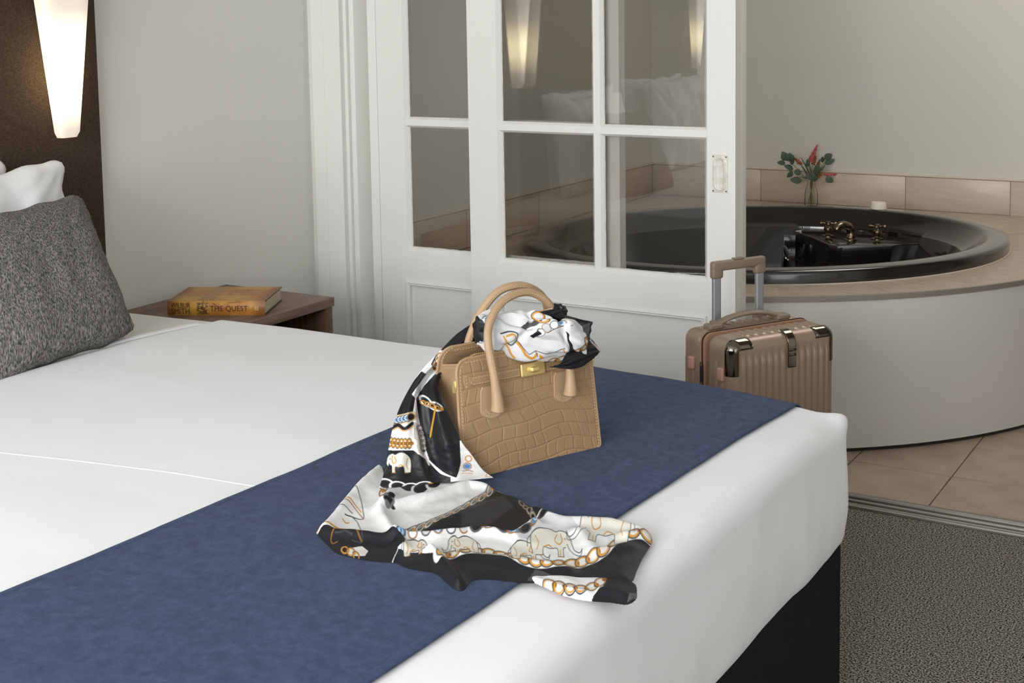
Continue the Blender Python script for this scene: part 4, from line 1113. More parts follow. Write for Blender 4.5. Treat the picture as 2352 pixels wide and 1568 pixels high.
stitches([[fr(x, ZS0 - .004 + .024 * k / 6, .0010) for k in range(7)] for x in (.0215, .2740)], bag)
lx0, lx1, lz0, lz1 = .1265, .1765, .1490, .1720; pm_ = fr((lx0 + lx1) / 2, (lz0 + lz1) / 2, 0)
Rl = Matrix.Rotation(-math.atan(LEAN), 4, 'X')
lk = empty('turn_lock', pm_); lk.parent = bag; lk.rotation_euler = Rl.to_euler()
V, Fc = rbox_data(((lx1 - lx0) / 2, .0026, (lz1 - lz0) / 2), .0024, 4, 2, 4); mesh_obj('lock_plate', [v + Vector((0, -.0058, 0)) for v in V], Fc, MGOLD, lk)
lathe('lock_collar', [(.0001, 0), (.0105, 0), (.0105, .002), (.0085, .0026), (.0001, .0026)], MGOLD, lk, 24, M=Matrix.Translation((0, -.0078, 0)) @ Matrix.Rotation(math.pi / 2, 4, 'X') @ Matrix.Diagonal((1.15, .72, 1, 1)))
V, Fc = rbox_data((.0095, .0035, .0048), .0034, 5, 2, 3); mesh_obj('turn_knob', [v + Vector((.0015, -.0125, 0)) for v in V], Fc, MGOLD, lk)
for sx in (-.021, .021):
    for sz in (-.0085, .0085): lathe('pin', [(.0001, 0), (.0011, 0), (.0008, .0006), (.0001, .0007)], MEDGE, lk, 8, M=Matrix.Translation((sx, -.0084, sz)) @ Matrix.Rotation(math.pi / 2, 4, 'X'))
# handles and their stitched tabs
HF = [(.0655, -.009, .106), (.0650, -.0095, .122), (.0618, -.005, .1672), (.0590, .006, .2175), (.0677, .016, .2482), (.094, .026, .2747), (.128, .032, .2880), (.1632, .034, .2880), (.1911, .032, .2743), (.2089, .030, .2545), (.2200, .024, .2273), (.2225, .012, .1902), (.2200, -.004, .1538), (.2170, -.0095, .122), (.2165, -.009, .106)]
HB = [(.066, BD - .012, .10), (.064, .088, .150), (.0645, .078, .2005), (.0724, .070, .234), (.0854, .066, .2592), (.1133, .060, .2885), (.1452, .056, .2975), (.1792, .056, .2910), (.2084, .058, .2713), (.2220, .062, .2480), (.2270, .070, .2153), (.2270, .080, .1802), (.2250, .094, .11)]
for nm, H_ in (('front', HF), ('back', HB)):
    P_ = smooth_path(H_, 90)
    hd = tube('handle', P_, lambda t: (.0070 + .0056 * (sstep(.16, .0, t) + sstep(.84, 1.0, t))) * (math.sqrt(max(.02, 1 - (1 - min(1, min(t, 1 - t) / .022)) ** 2))), MHAND, bag, 16)
    hd['label'] = nm + ' rolled tan leather handle'
    side = [p + Vector((-.0055 if i < 40 else .0, -.0072, .0012)) for i, p in enumerate(P_)]
    stitches([[p + Vector((0, -.0071, -.0008)) if True else p for p in P_[10:78]]], hd, length=.0030, gap=.0026)
for xc in (.0655, .2165):
    pts = []
    w_ = .0225
    for k in range(13):
        a = math.pi + math.pi * k / 12; pts.append((xc + w_ * math.cos(a), .1075 + .0155 * math.sin(a)))
    pts += [(xc + w_ * .86, .140), (xc + w_ * .66, .146), (xc - w_ * .66, .146), (xc - w_ * .86, .140)]
    bm = bmesh.new(); lo = [bm.verts.new(fr(x, z, .0004)) for x, z in pts]; hi = [bm.verts.new(fr(xc + (x - xc) * .97, .118 + (z - .118) * .97, .0030)) for x, z in pts]; n_ = len(pts)
    bm.faces.new(hi)
    for i in range(n_): bm.faces.new((lo[i], lo[(i + 1) % n_], hi[(i + 1) % n_], hi[i]))
    tb_ = bm_obj('handle_tab', bm, MHAND, bag, angle=30)
    loop = [fr(xc + (x - xc) * .84, .118 + (z - .118) * .84, .0031) for x, z in pts[:14]] ; loop2 = [fr(xc + (x - xc) * .62, .118 + (z - .118) * .68, .0031) for x, z in pts[:14]]
    stitches([loop, loop2], tb_, length=.0028, gap=.0018)

# ------------------------------------------------------------------ scarf: printed chiffon, tied on the handles and trailing over the bed
WHITE, BLACK, GREY = (236, 235, 235), (29, 30, 34), (196, 197, 200)
GOLD, DGOLD, BLUE, INK = (206, 146, 54), (150, 100, 40), (92, 142, 196), (62, 66, 70)
class Print:
    """the printed pattern plus grey shading patches, drawn in image pixel coordinates (p, q) and stored in the mesh's colour attribute"""
    def __init__(s, pq, ground=WHITE):
        s.pq = np.asarray(pq, float); s.c = np.tile(lin(ground), (len(s.pq), 1))
    def mix(s, idx, a, col):
        a = np.asarray(a)[:, None] if np.ndim(a) else a; s.c[idx] = s.c[idx] * (1 - a) + lin(col) * a
    def box(s, x0, y0, x1, y1):
        p = s.pq; return np.nonzero((p[:, 0] >= x0) & (p[:, 0] <= x1) & (p[:, 1] >= y0) & (p[:, 1] <= y1))[0]
    def fill(s, poly, col, a=1.0):
        P = np.array(poly, float); idx = s.box(P[:, 0].min(), P[:, 1].min(), P[:, 0].max(), P[:, 1].max()); x, y = s.pq[idx].T
        ins = np.zeros(len(idx), bool)
        for (x0, y0), (x1, y1) in zip(P, np.roll(P, -1, 0)):
            if y0 == y1: continue
            ins ^= ((y0 > y) != (y1 > y)) & (x < (x1 - x0) * (y - y0) / (y1 - y0) + x0)
        s.mix(idx[ins], a, col)
    def ellipse(s, c, rx, ry, ang, col, w=None, a=1.0):
        R = max(rx, ry) + (w or 0) + 1; idx = s.box(c[0] - R, c[1] - R, c[0] + R, c[1] + R); d = s.pq[idx] - np.array(c); ca, sa = math.cos(ang), math.sin(ang)
        u = (d[:, 0] * ca + d[:, 1] * sa) / rx; v = (-d[:, 0] * sa + d[:, 1] * ca) / ry; r = np.hypot(u, v)
        if w is None: s.mix(idx, np.clip((1 - r) * min(rx, ry) + .5, 0, 1) * a, col)
        else: s.mix(idx, np.clip(w / 2 * 1.15 + .5 - np.abs(r - 1) * min(rx, ry), 0, 1) * a, col)
    def stroke(s, path, w, col, a=1.0, smooth=True):
        if smooth and len(path) > 2: path = [(q.x, q.y) for q in smooth_path([(x, y, 0) for x, y in path], 6 * (len(path) - 1))]
        P = np.array(path, float); idx = s.box(P[:, 0].min() - w, P[:, 1].min() - w, P[:, 0].max() + w, P[:, 1].max() + w)
        if len(idx) == 0: return
        q = s.pq[idx]; best = np.full(len(idx), 1e9)
        for A, B in zip(P, P[1:]):
            d = B - A; L2 = max(1e-9, d @ d); t = np.clip(((q - A) @ d) / L2, 0, 1); best = np.minimum(best, np.hypot(*(q - A - t[:, None] * d).T))
        s.mix(idx, np.clip((w / 2 + .5 - best), 0, 1) * a, col)
    def along(s, path, n):
        P = [(q.x, q.y) for q in smooth_path([(x, y, 0) for x, y in path], 80)]; d = [0]
        for a, b in zip(P, P[1:]): d.append(d[-1] + math.hypot(b[0] - a[0], b[1] - a[1]))
        out = []
        for k in range(n):
            t = d[-1] * (k + .5) / n; i = max(j for j in range(len(d)) if d[j] <= t); i = min(i, len(P) - 2)
            out.append(((P[i][0] + P[i + 1][0]) / 2, (P[i][1] + P[i + 1][1]) / 2, math.atan2(P[i + 1][1] - P[i][1], P[i + 1][0] - P[i][0])))
        return out, d[-1]
    def chain(s, path, n, r, col=GOLD, dark=INK, ground=None):
        if ground: s.stroke(path, r * 2.3, ground)
        pts, L = s.along(path, n); st = L / n
        for k, (x, y, a) in enumerate(pts):
            s.ellipse((x, y), st * .62, r, a, dark, 1.6); s.ellipse((x, y), st * .50, r * .78, a, col, 1.9)
            s.ellipse((x + math.cos(a) * st / 2, y + math.sin(a) * st / 2), r * .55, r * .45, a, DGOLD if col == GOLD else dark)
    def rings(s, path, n, rx, ry, inner=BLACK):
        pts, L = s.along(path, n)
        for k, (x, y, a) in enumerate(pts):
            s.ellipse((x, y), rx, ry, a, inner); s.ellipse((x, y), rx, ry, a, (226, 226, 224), 3.2); s.ellipse((x, y), rx * .80, ry * .74, a, INK, 1.0)
            e = (x + math.cos(a) * rx, y + math.sin(a) * rx); s.ellipse(e, 5, 3.6, a, GOLD); s.ellipse(e, 5, 3.6, a, DGOLD, 1.0)
    def gems(s, path, n, r, seq=((BLUE, 1), (BLACK, 1), (WHITE, 1), (GREY, 1)), band=WHITE, el=1.0):
        if band: s.stroke(path, r * 2.8, band)
        pts, L = s.along(path, n)
        for k, (x, y, a) in enumerate(pts):
            c, _ = seq[k % len(seq)]; s.ellipse((x, y), r * el, r * .9, a, c); s.ellipse((x, y), r * el * 1.12, r, a, DGOLD if k % 2 else INK, 1.3)
            if c == BLUE: s.ellipse((x, y), r * .8, r * .7, a, (216, 226, 234), 1.4)
    def elephant(s, o, sc, flip=1, slant=0.0, body=(226, 224, 214), line=INK, lift=0.0, ky=.75):
        T = lambda pts: [(o[0] + flip * x * sc + slant * y * sc, o[1] + (y * ky + lift * x) * sc) for x, y in pts]
        out = [(-1, .9), (-1.05, .2), (-.95, -.35), (-.5, -.75), (0, -.8), (.4, -.62), (.62, -.72), (.95, -.6), (1.15, -.3), (1.22, .1), (1.35, .5), (1.6, .62), (1.75, .4)]
        belly = [(1.0, .0), (.86, .3), (.72, .35), (.70, .95), (.40, .95), (.38, .45), (-.35, .42), (-.45, .95), (-.78, .95)]
        s.fill(T(out[:10] + [(1.05, .45), (.95, .1)] + belly[1:]), body)
        s.stroke(T(out), 1.7, line); s.stroke(T([(1.75, .4), (1.62, .78), (1.3, .72), (1.05, .4), (.95, .1)]), 1.5, line)
        s.stroke(T([(.86, .3), (.72, .4), (.70, .95)]), 1.6, line); s.stroke(T([(.40, .95), (.38, .45), (0, .5), (-.35, .42), (-.45, .95)]), 1.6, line)
        s.stroke(T([(.40, .97), (.70, .97)]), 2.0, DGOLD, smooth=False); s.stroke(T([(-.78, .97), (-.45, .97)]), 2.0, DGOLD, smooth=False)
        s.stroke(T([(.45, -.45), (.30, -.05), (.52, .15), (.70, -.10), (.66, -.5)]), 2.2, GOLD); s.stroke(T([(-.35, .40), (-.05, .25), (.1, .45)]), 2.2, GOLD)
        s.stroke(T([(-.98, -.3), (-1.2, .0), (-1.25, .45)]), 1.6, line); s.stroke(T([(-.75, -.3), (-.62, .2), (-.75, .6)]), 2.0, GOLD); s.stroke(T([(.55, .5), (.52, .9)]), 1.8, GOLD)
        s.ellipse(T([(.88, -.25)])[0], 1.5, 1.2, 0, INK)
SF = 3119.1
def from_photo(px, py):          # sight line of an outline point measured in the photograph; each point is then placed along it at a chosen depth
    return CAM_F + CAM_R * ((px - 1176.0) / SF) - CAM_U * ((py - 352.04) / SF)
def on_z(px, py, z):
    d = from_photo(px, py); return Vector((0, 0, 1.39)) + d * ((z - 1.39) / d.z)
bu = Vector((.4057, .914, 0)); bn = Vector((-.914, .4057, 0)); BA = Vector((BO.x, BO.y, BZ))
def on_bag(px, py, y):
    d = from_photo(px, py); c = Vector((0, 0, 1.39)); return c + d * ((BA + bn * y - c).dot(bn) / d.dot(bn))
# plane <-> image pixel coordinates for the part that lies on the bed
ZL = .628
q4 = [(700, 1050), (1520, 1050), (1520, 1380), (700, 1380)]; w4 = [on_z(a, b, ZL) for a, b in q4]
Am = []; bm4 = []
for (p, q), w_ in zip(q4, w4):
    Am += [[w_.x, w_.y, 1, 0, 0, 0, -p * w_.x, -p * w_.y], [0, 0, 0, w_.x, w_.y, 1, -q * w_.x, -q * w_.y]]; bm4 += [p, q]
Hm = np.append(np.linalg.solve(np.array(Am), np.array(bm4)), 1).reshape(3, 3)
def bed_to_px(XY):
    h = np.c_[XY, np.ones(len(XY))] @ Hm.T; return h[:, :2] / h[:, 2:3]
MSCARF = paint_mat('printed_chiffon', .48, .28, sheen=0, bump=.12, bscale=260, translucent=.10)
scarf = empty('scarf', (0, 0, 0), 'black and white printed chiffon scarf with gold chains and elephants', 'scarf')
def pip(P, poly):
    x, y = P.T; ins = np.zeros(len(P), bool); Q = np.array(poly, float)
    for (x0, y0), (x1, y1) in zip(Q, np.roll(Q, -1, 0)):
        if y0 == y1: continue
        ins ^= ((y0 > y) != (y1 > y)) & (x < (x1 - x0) * (y - y0) / (y1 - y0) + x0)
    return ins
def seg_dist(P, path):
    best = np.full(len(P), 1e9); Q = np.array(path, float)
    for A, B in zip(Q, Q[1:]):
        d = B - A; t = np.clip(((P - A) @ d) / max(1e-12, d @ d), 0, 1); best = np.minimum(best, np.hypot(*(P - A - t[:, None] * d).T))
    return best
def lying_sheet(name, poly, ridges, base, step=.0009, rise=.010, extra=None, wob=.0022):
    poly = [(q.x, q.y) for q in smooth_path([(x, y, 0) for x, y in poly + poly[:1]], 5 * len(poly))]
    W = [on_z(a, b, ZL) for a, b in poly]; wp = [(v.x, v.y) for v in W]; Wn = np.array(wp); x0, y0 = Wn.min(0) - step; x1, y1 = Wn.max(0) + step
    gx = np.arange(x0, x1, step); gy = np.arange(y0, y1, step); X, Y = np.meshgrid(gx, gy, indexing='ij'); P = np.c_[X.ravel(), Y.ravel()]
    ins = pip(P, wp); ny_ = len(gy); idx = -np.ones(len(P), int); idx[ins] = np.arange(ins.sum()); Pin = P[ins]
    # height over the bed
    de = seg_dist(Pin, wp + wp[:1]); D = bed_to_px(Pin)
    h = base + rise * (1 - np.exp(-de / .02))
    for path, hh, wd in ridges:
        wpth = [on_z(a, b, ZL) for a, b in path]; dd = seg_dist(Pin, [(v.x, v.y) for v in wpth]); h = h + hh * np.exp(-(dd / wd) ** 2) * (1 - np.exp(-de / .006))
    if extra is not None: h = h + extra(Pin, D, de)
    zb_ = np.array([bed_top(p[0], p[1]) + .0055 for p in Pin[::1]])
    nz = np.array([fbm(p[0], p[1], 3.0, 24, 2) + .6 * (1 - abs(fbm(p[0] * .8 + p[1], p[1] * .5, 7.0, 14, 2))) for p in Pin])
    z = zb_ + np.maximum(.0010, h + wob * nz * (1 - np.exp(-de / .01)))
    V = np.c_[Pin, z]
    I = idx.reshape(len(gx), ny_); a, b, c, d = I[:-1, :-1], I[1:, :-1], I[1:, 1:], I[:-1, 1:]; ok = (a >= 0) & (b >= 0) & (c >= 0) & (d >= 0)
    Fc = np.stack([a[ok], b[ok], c[ok], d[ok]], 1)
    o = mesh_obj(name, V.tolist(), Fc.tolist(), MSCARF, scarf); o.data.shade_smooth()
    return o, Print(D)
def finish(o, pr): paint(o, np.clip(pr.c, 0, 1))
# --- the end that peeks out underneath
tail = [(1205, 1312), (1250, 1328), (1300, 1346), (1345, 1354), (1400, 1358), (1440, 1363), (1460, 1352), (1464, 1338), (1456, 1310), (1400, 1296), (1300, 1290), (1220, 1296)]
o, pr = lying_sheet('trailing_end', tail, [([(1225, 1318), (1300, 1338), (1345, 1345)], .006, .012), ([(1390, 1340), (1450, 1350)], .008, .012)], .0015, step=.0008, rise=.004)
pr.fill([(1350, 1400), (1360, 1352), (1385, 1330), (1395, 1285), (1500, 1280), (1500, 1400)], BLACK)
pr.chain([(1250, 1326), (1290, 1332), (1330, 1336), (1362, 1328), (1388, 1310)], 6, 11)
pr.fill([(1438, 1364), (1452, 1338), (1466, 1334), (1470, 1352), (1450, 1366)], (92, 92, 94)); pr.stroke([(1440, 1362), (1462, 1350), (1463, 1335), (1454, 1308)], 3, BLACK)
finish(o, pr)
# --- the main part spread over the runner
main = [(725, 1222), (740, 1206), (757, 1188), (778, 1162), (800, 1136), (838, 1098), (868, 1078), (900, 1085), (960, 1092), (1040, 1098), (1090, 1104), (1128, 1120), (1150, 1128), (1178, 1140), (1210, 1156), (1250, 1172), (1300, 1186), (1350, 1184), (1420, 1184), (1465, 1193), (1492, 1206), (1499, 1222), (1490, 1238), (1474, 1262), (1462, 1288), (1453, 1308), (1430, 1311), (1400, 1309), (1350, 1312), (1300, 1314), (1250, 1318), (1200, 1322), (1130, 1318), (1085, 1322), (1066, 1342), (1048, 1344), (1025, 1330), (1000, 1312), (960, 1306), (930, 1300), (908, 1290), (880, 1288), (845, 1284), (800, 1275), (772, 1267), (748, 1246)]
ridges = [([(868, 1085), (820, 1130), (775, 1185), (745, 1218)], .014, .016), ([(893, 1150), (872, 1182), (890, 1215), (906, 1236)], .010, .011), ([(885, 1172), (990, 1150), (1075, 1122), (1120, 1122)], .010, .013),
          ([(1235, 1176), (1300, 1196), (1400, 1192), (1485, 1210)], .010, .016), ([(910, 1240), (1000, 1238), (1090, 1226), (1180, 1236), (1230, 1205)], .009, .010), ([(990, 1275), (1020, 1305), (1050, 1336)], .013, .010),
          ([(740, 1228), (830, 1240), (915, 1246), (925, 1262)], .010, .010), ([(1060, 1280), (1180, 1284), (1300, 1296)], .006, .012), ([(1330, 1220), (1370, 1260), (1440, 1245)], .008, .014), ([(1180, 1150), (1080, 1190), (1010, 1215)], .006, .02), ([(1440, 1225), (1490, 1222)], .010, .014)]
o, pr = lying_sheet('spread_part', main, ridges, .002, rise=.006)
K2 = [(905, 1246), (960, 1222), (1000, 1208), (1040, 1190), (1080, 1168), (1112, 1146), (1134, 1126), (1180, 1138), (1240, 1164), (1262, 1178), (1240, 1192), (1222, 1214), (1200, 1228), (1170, 1234), (1130, 1227), (1080, 1228), (1030, 1236), (970, 1240)]
pr.fill(K2, BLACK)
pr.fill([(884, 1150), (910, 1160), (935, 1170), (1000, 1150), (980, 1125), (890, 1130)], (205, 204, 208), .35)  # pale grey puts the shading of sheer overlaps into the colour
pr.fill([(985, 1148), (1068, 1118), (1085, 1160), (1000, 1195), (960, 1182)], GREY, .25)  # more overlap shading painted in grey
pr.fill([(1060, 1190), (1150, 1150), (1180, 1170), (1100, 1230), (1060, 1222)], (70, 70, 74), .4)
# black panel above the oval chain
pr.fill([(870, 1060), (884, 1104), (905, 1112), (945, 1128), (985, 1124), (1030, 1104), (1052, 1090), (1050, 1060)], BLACK)
pr.rings([(886, 1112), (925, 1120), (965, 1128), (1005, 1112), (1042, 1094)], 5, 19, 12)
pr.chain([(884, 1120), (880, 1136), (878, 1150)], 2, 8); 
for k in range(40):
    r_ = random.Random(k); pr.ellipse((884 + 20 * r_.random(), 1152 + 26 * r_.random()), 3 + 3 * r_.random(), 2 + 2 * r_.random(), 0, BLACK if k % 4 else (120, 120, 120))
# twisted chain along the black triangle
pth = [(912, 1236), (960, 1220), (1000, 1206), (1040, 1188), (1080, 1166), (1110, 1146), (1133, 1124)]
pr.stroke(pth, 17, (90, 84, 76), .8); pts, L = pr.along(pth, 11)
for k, (x, y, a) in enumerate(pts):
    pr.ellipse((x, y), 14, 6.5, a - .35, INK, 2.0); pr.ellipse((x, y), 13, 5, a - .35, (206, 200, 190), 1.5); pr.ellipse((x + 9 * math.cos(a), y + 9 * math.sin(a)), 5, 3.2, a, GOLD)
# second small chain on the black
pr.chain([(1194, 1156), (1210, 1172), (1228, 1194)], 4, 6, (150, 140, 120), (90, 86, 80))
# ribbon with elephants
rib_top = [(905, 1246), (970, 1240), (1030, 1236), (1080, 1228), (1130, 1227), (1170, 1234), (1200, 1228), (1222, 1214), (1240, 1192), (1262, 1180), (1300, 1186), (1350, 1182), (1420, 1182), (1470, 1192), (1500, 1208)]
rib_bot = [(1502, 1228), (1470, 1226), (1440, 1232), (1415, 1244), (1390, 1264), (1355, 1278), (1320, 1288), (1285, 1292), (1250, 1296), (1210, 1292), (1170, 1282), (1120, 1276), (1070, 1280), (1030, 1288), (1004, 1302), (996, 1290), (975, 1266), (950, 1256), (915, 1262)]
pr.fill(rib_top + rib_bot, (234, 234, 234)); pr.fill([(1225, 1214), (1250, 1190), (1310, 1196), (1340, 1215), (1250, 1240), (1190, 1240)], (206, 208, 211), .8); pr.fill([(1395, 1186), (1440, 1184), (1420, 1236), (1395, 1262)], (210, 212, 214), .6)  # pale grey fills paint sheer shading onto the ribbon
pr.gems([(906, 1246), (970, 1239), (1030, 1234), (1080, 1228)], 6, 5, ((BLUE, 1), (WHITE, 1), (GREY, 1)), band=(222, 222, 222), el=1.8)
pr.gems([(1080, 1228), (1130, 1226), (1170, 1233), (1200, 1227), (1222, 1213), (1240, 1192), (1262, 1180), (1290, 1188)], 8, 5, ((BLACK, 1), (BLUE, 1)), band=(222, 222, 222), el=2.6)
black_hem = rib_bot[:-3][::1] + [(985, 1285), (960, 1275), (915, 1268), (895, 1300), (1000, 1400), (1560, 1400), (1540, 1228)]
pr.fill(black_hem, BLACK)
pr.chain([(1005, 1292), (1030, 1282), (1070, 1274), (1120, 1270), (1170, 1276), (1210, 1286), (1250, 1290), (1285, 1287), (1320, 1282), (1355, 1272), (1390, 1257), (1415, 1238), (1440, 1226), (1470, 1220), (1498, 1222)], 19, 8.5, ground=(224, 222, 216))
pr.elephant((952, 1262), 24, 1, 0, lift=-.1); pr.elephant((1066, 1256), 30, -1, .1); pr.elephant((1206, 1262), 32, 1, .1, lift=-.05); pr.elephant((1262, 1240), 42, 1, .1, lift=.05); pr.elephant((1395, 1205), 52, -1, -.15)
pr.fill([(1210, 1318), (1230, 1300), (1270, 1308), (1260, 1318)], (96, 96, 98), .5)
# left lobe
pr.fill([(722, 1226), (760, 1224), (840, 1233), (905, 1242), (932, 1250), (930, 1262), (915, 1266), (895, 1296), (845, 1290), (775, 1272)], BLACK)
pr.fill([(800, 1262), (832, 1258), (846, 1266), (838, 1276), (800, 1274)], (210, 208, 204)); pr.chain([(785, 1262), (812, 1270), (822, 1282)], 3, 7)
pr.stroke([(728, 1222), (750, 1219), (800, 1224)], 3, GOLD)
for dx, dy, s_ in ((800, 1168, 1.0), (800, 1226, .9)):
    pr.stroke([(dx + a * s_, dy + b * s_) for a, b in ((-8, -38), (14, -36), (28, -14), (34, 12), (34, 28), (10, 24))], 2.0, INK)
    pr.stroke([(dx + a * s_, dy + b * s_) for a, b in ((34, 26), (10, 4), (-12, -2), (-32, 4), (-44, 14), (-40, 24), (-28, 22))], 2.0, DGOLD)
    pr.stroke([(dx + a * s_, dy + b * s_) for a, b in ((30, 14), (8, -4), (-16, -6), (-34, -2))], 2.4, GOLD); pr.stroke([(dx + a * s_, dy + b * s_) for a, b in ((-14, -28), (-6, -22), (2, -24))], 2.6, GOLD)
    pr.stroke([(dx + a * s_, dy + b * s_) for a, b in ((-34, 10), (-22, 12), (-8, 12), (10, 18))], 1.6, INK)
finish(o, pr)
# --- the fall from the handles down to the bed
Lp = [(1092, 738), (1050, 766), (1010, 806), (962, 858), (926, 918), (906, 968), (896, 1010), (888, 1056), (880, 1092), (870, 1122)]
Rp = [(1160, 790), (1118, 815), (1062, 836), (1012, 866), (1012, 905), (1034, 958), (1060, 1014), (1080, 1040), (1108, 1078), (1134, 1124)]
Ry = [.080, .092, .100, .074, .040, .016, -.013, -.016, -.020, -.026]
C0 = Vector((0, 0, 1.39)); Lw = []; Rw = []
l0 = (on_bag(*Lp[0], .100) - C0).length; l9 = (on_z(*Lp[9], .632) - C0).length
for k in range(10):
    t = k / 9; dl = from_photo(*Lp[k]).normalized(); Lw.append(C0 + dl * (l0 + (l9 - l0) * t ** .85)); Rw.append(on_bag(*Rp[k], Ry[k]))
Rw[9].z = max(Rw[9].z, bed_top(Rw[9].x, Rw[9].y) + .012)
NS, NT = 230, 400
Ls = smooth_path(Lw, NT - 1); Rs = smooth_path(Rw, NT - 1); Lq = smooth_path([(a, b, 0) for a, b in Lp], NT - 1); Rq = smooth_path([(a, b, 0) for a, b in Rp], NT - 1)
V = []; PQ = []
for i in range(NT):
    t = i / (NT - 1)
    tocam = (C0 - (Ls[i] + Rs[i]) / 2).normalized(); wid = (Rs[i] - Ls[i]).length
    for j in range(NS):
        s = j / (NS - 1); p = Ls[i].lerp(Rs[i], s)
        bul = .55 * wid * s * (1 - s) * (0.9 - .35 * t)
        amp = .010 * sstep(0, .15, t) * (1 - .5 * sstep(.8, 1, t))
        fo = amp * (math.sin(s * 9.5 - 1.2 + 2.2 * t + .5 * math.sin(t * 7)) + .5 * math.sin(s * 21 + t * 5 + 1)) * math.sin(math.pi * s) ** .5
        crease = -.016 * math.exp(-((s - (.40 + .10 * t)) / .05) ** 2) * sstep(.3, .5, t) * sstep(1.0, .8, t)
        p = p + tocam * (bul + fo + crease + .002 * fbm(s * 4, t * 9, 1, 1.5, 2))
        zmin = bed_top(p.x, p.y) + .0075
        if p.z < zmin: p.z = zmin
        V.append(p); PQ.append((Lq[i].x + (Rq[i].x - Lq[i].x) * s, Lq[i].y + (Rq[i].y - Lq[i].y) * s))
o = mesh_obj('hanging_fold', V, grid_faces(NT, NS), MSCARF, scarf); o.data.shade_smooth(); pr = Print(PQ)
pr.fill([(1240, 720), (1050, 720), (990, 836), (996, 850), (1006, 866), (1020, 880), (1140, 860), (1240, 820)], BLACK)
pr.fill([(968, 852), (946, 880), (920, 915), (898, 960), (948, 952), (952, 925), (955, 905), (985, 862)], BLACK)
pr.fill([(1008, 838), (992, 842), (946, 905), (954, 914), (962, 908), (1006, 858)], (232, 231, 230)); pr.chain([(1012, 812), (1006, 830), (998, 846)], 3, 7, GOLD, INK, WHITE)
pr.fill([(975, 885), (1000, 858), (1030, 850), (1030, 905), (1050, 958), (1070, 1014), (1070, 1040), (1050, 1110), (1022, 1088), (986, 1056), (972, 1010), (962, 960), (956, 915)], BLACK)
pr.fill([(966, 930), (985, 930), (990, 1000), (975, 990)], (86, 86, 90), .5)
pr.gems([(900, 966), (925, 962), (948, 956)], 6, 8, ((BLACK, 1), (BLUE, 1), (BLUE, 1), (BLUE, 1), (BLUE, 1), (BLACK, 1)), band=(214, 196, 160)); pr.stroke([(900, 982), (915, 976), (930, 984), (948, 972)], 8, BLACK); pr.stroke([(900, 988), (915, 982), (930, 990), (950, 978)], 2.5, GOLD)
pr.fill([(950, 968), (958, 972), (978, 1012), (974, 1050), (962, 1040), (952, 1010)], (176, 168, 162)); pr.chain([(962, 978), (970, 1005), (974, 1035)], 5, 6, (150, 140, 130), INK)
pr.chain([(892, 1014), (915, 1018), (945, 1018)], 6, 11, GOLD, INK, WHITE)
pr.fill([(884, 1034), (950, 1034), (985, 1060), (1012, 1090), (1034, 1104), (1034, 1140), (870, 1140), (878, 1100)], BLACK)
pr.elephant((918, 1060), 25, -1, 0, ky=1.05)
pr.rings([(872, 1108), (905, 1118), (945, 1128), (985, 1124)], 4, 18, 12); pr.stroke([(960, 1040), (975, 1048), (985, 1066)], 4, (214, 208, 196))
pr.rings([(968, 912), (985, 926), (1012, 938)], 2, 15, 8, BLACK); pr.chain([(966, 922), (990, 930), (1008, 938)], 4, 5)
pr.fill([(1056, 1012), (1070, 1010), (1140, 1130), (1040, 1150), (1046, 1112), (1058, 1060)], (230, 229, 228)); pr.ellipse((1076, 1052), 7, 6, 0, GOLD, 2.0); pr.ellipse((1073, 1069), 7, 6, 0, BLUE); pr.ellipse((1073, 1069), 9, 8, 0, DGOLD, 1.6)
pr.stroke([(1062, 1082), (1075, 1080), (1086, 1084)], 2, DGOLD); pr.stroke([(1060, 1090), (1075, 1090), (1084, 1094)], 2, GOLD); pr.stroke([(1120, 1098), (1116, 1112), (1128, 1116)], 2.4, GOLD)
pr.chain([(985, 1000), (995, 965), (992, 935)], 0 + 1, 1)
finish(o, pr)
# --- bundle tied round the handles
cl = [(.066, .052, .2360), (.078, .048, .2330), (.100, .038, .2270), (.135, .018, .2200), (.1735, -.002, .2150), (.214, -.014, .2060), (.238, -.016, .2010)]
hh = [.018, .029, .033, .0345, .036, .037, .026]; dd = [.010, .018, .024, .027, .028, .024, .014]
NB = 320; Pc = smooth_path(cl, NB); Hh = smooth_path([(a, b, 0) for a, b in zip(hh, dd)], NB); V = []; PQ = []; NA = 360
Bm = Matrix.Translation(BA) @ Matrix.Rotation(math.radians(66.06), 4, 'Z')
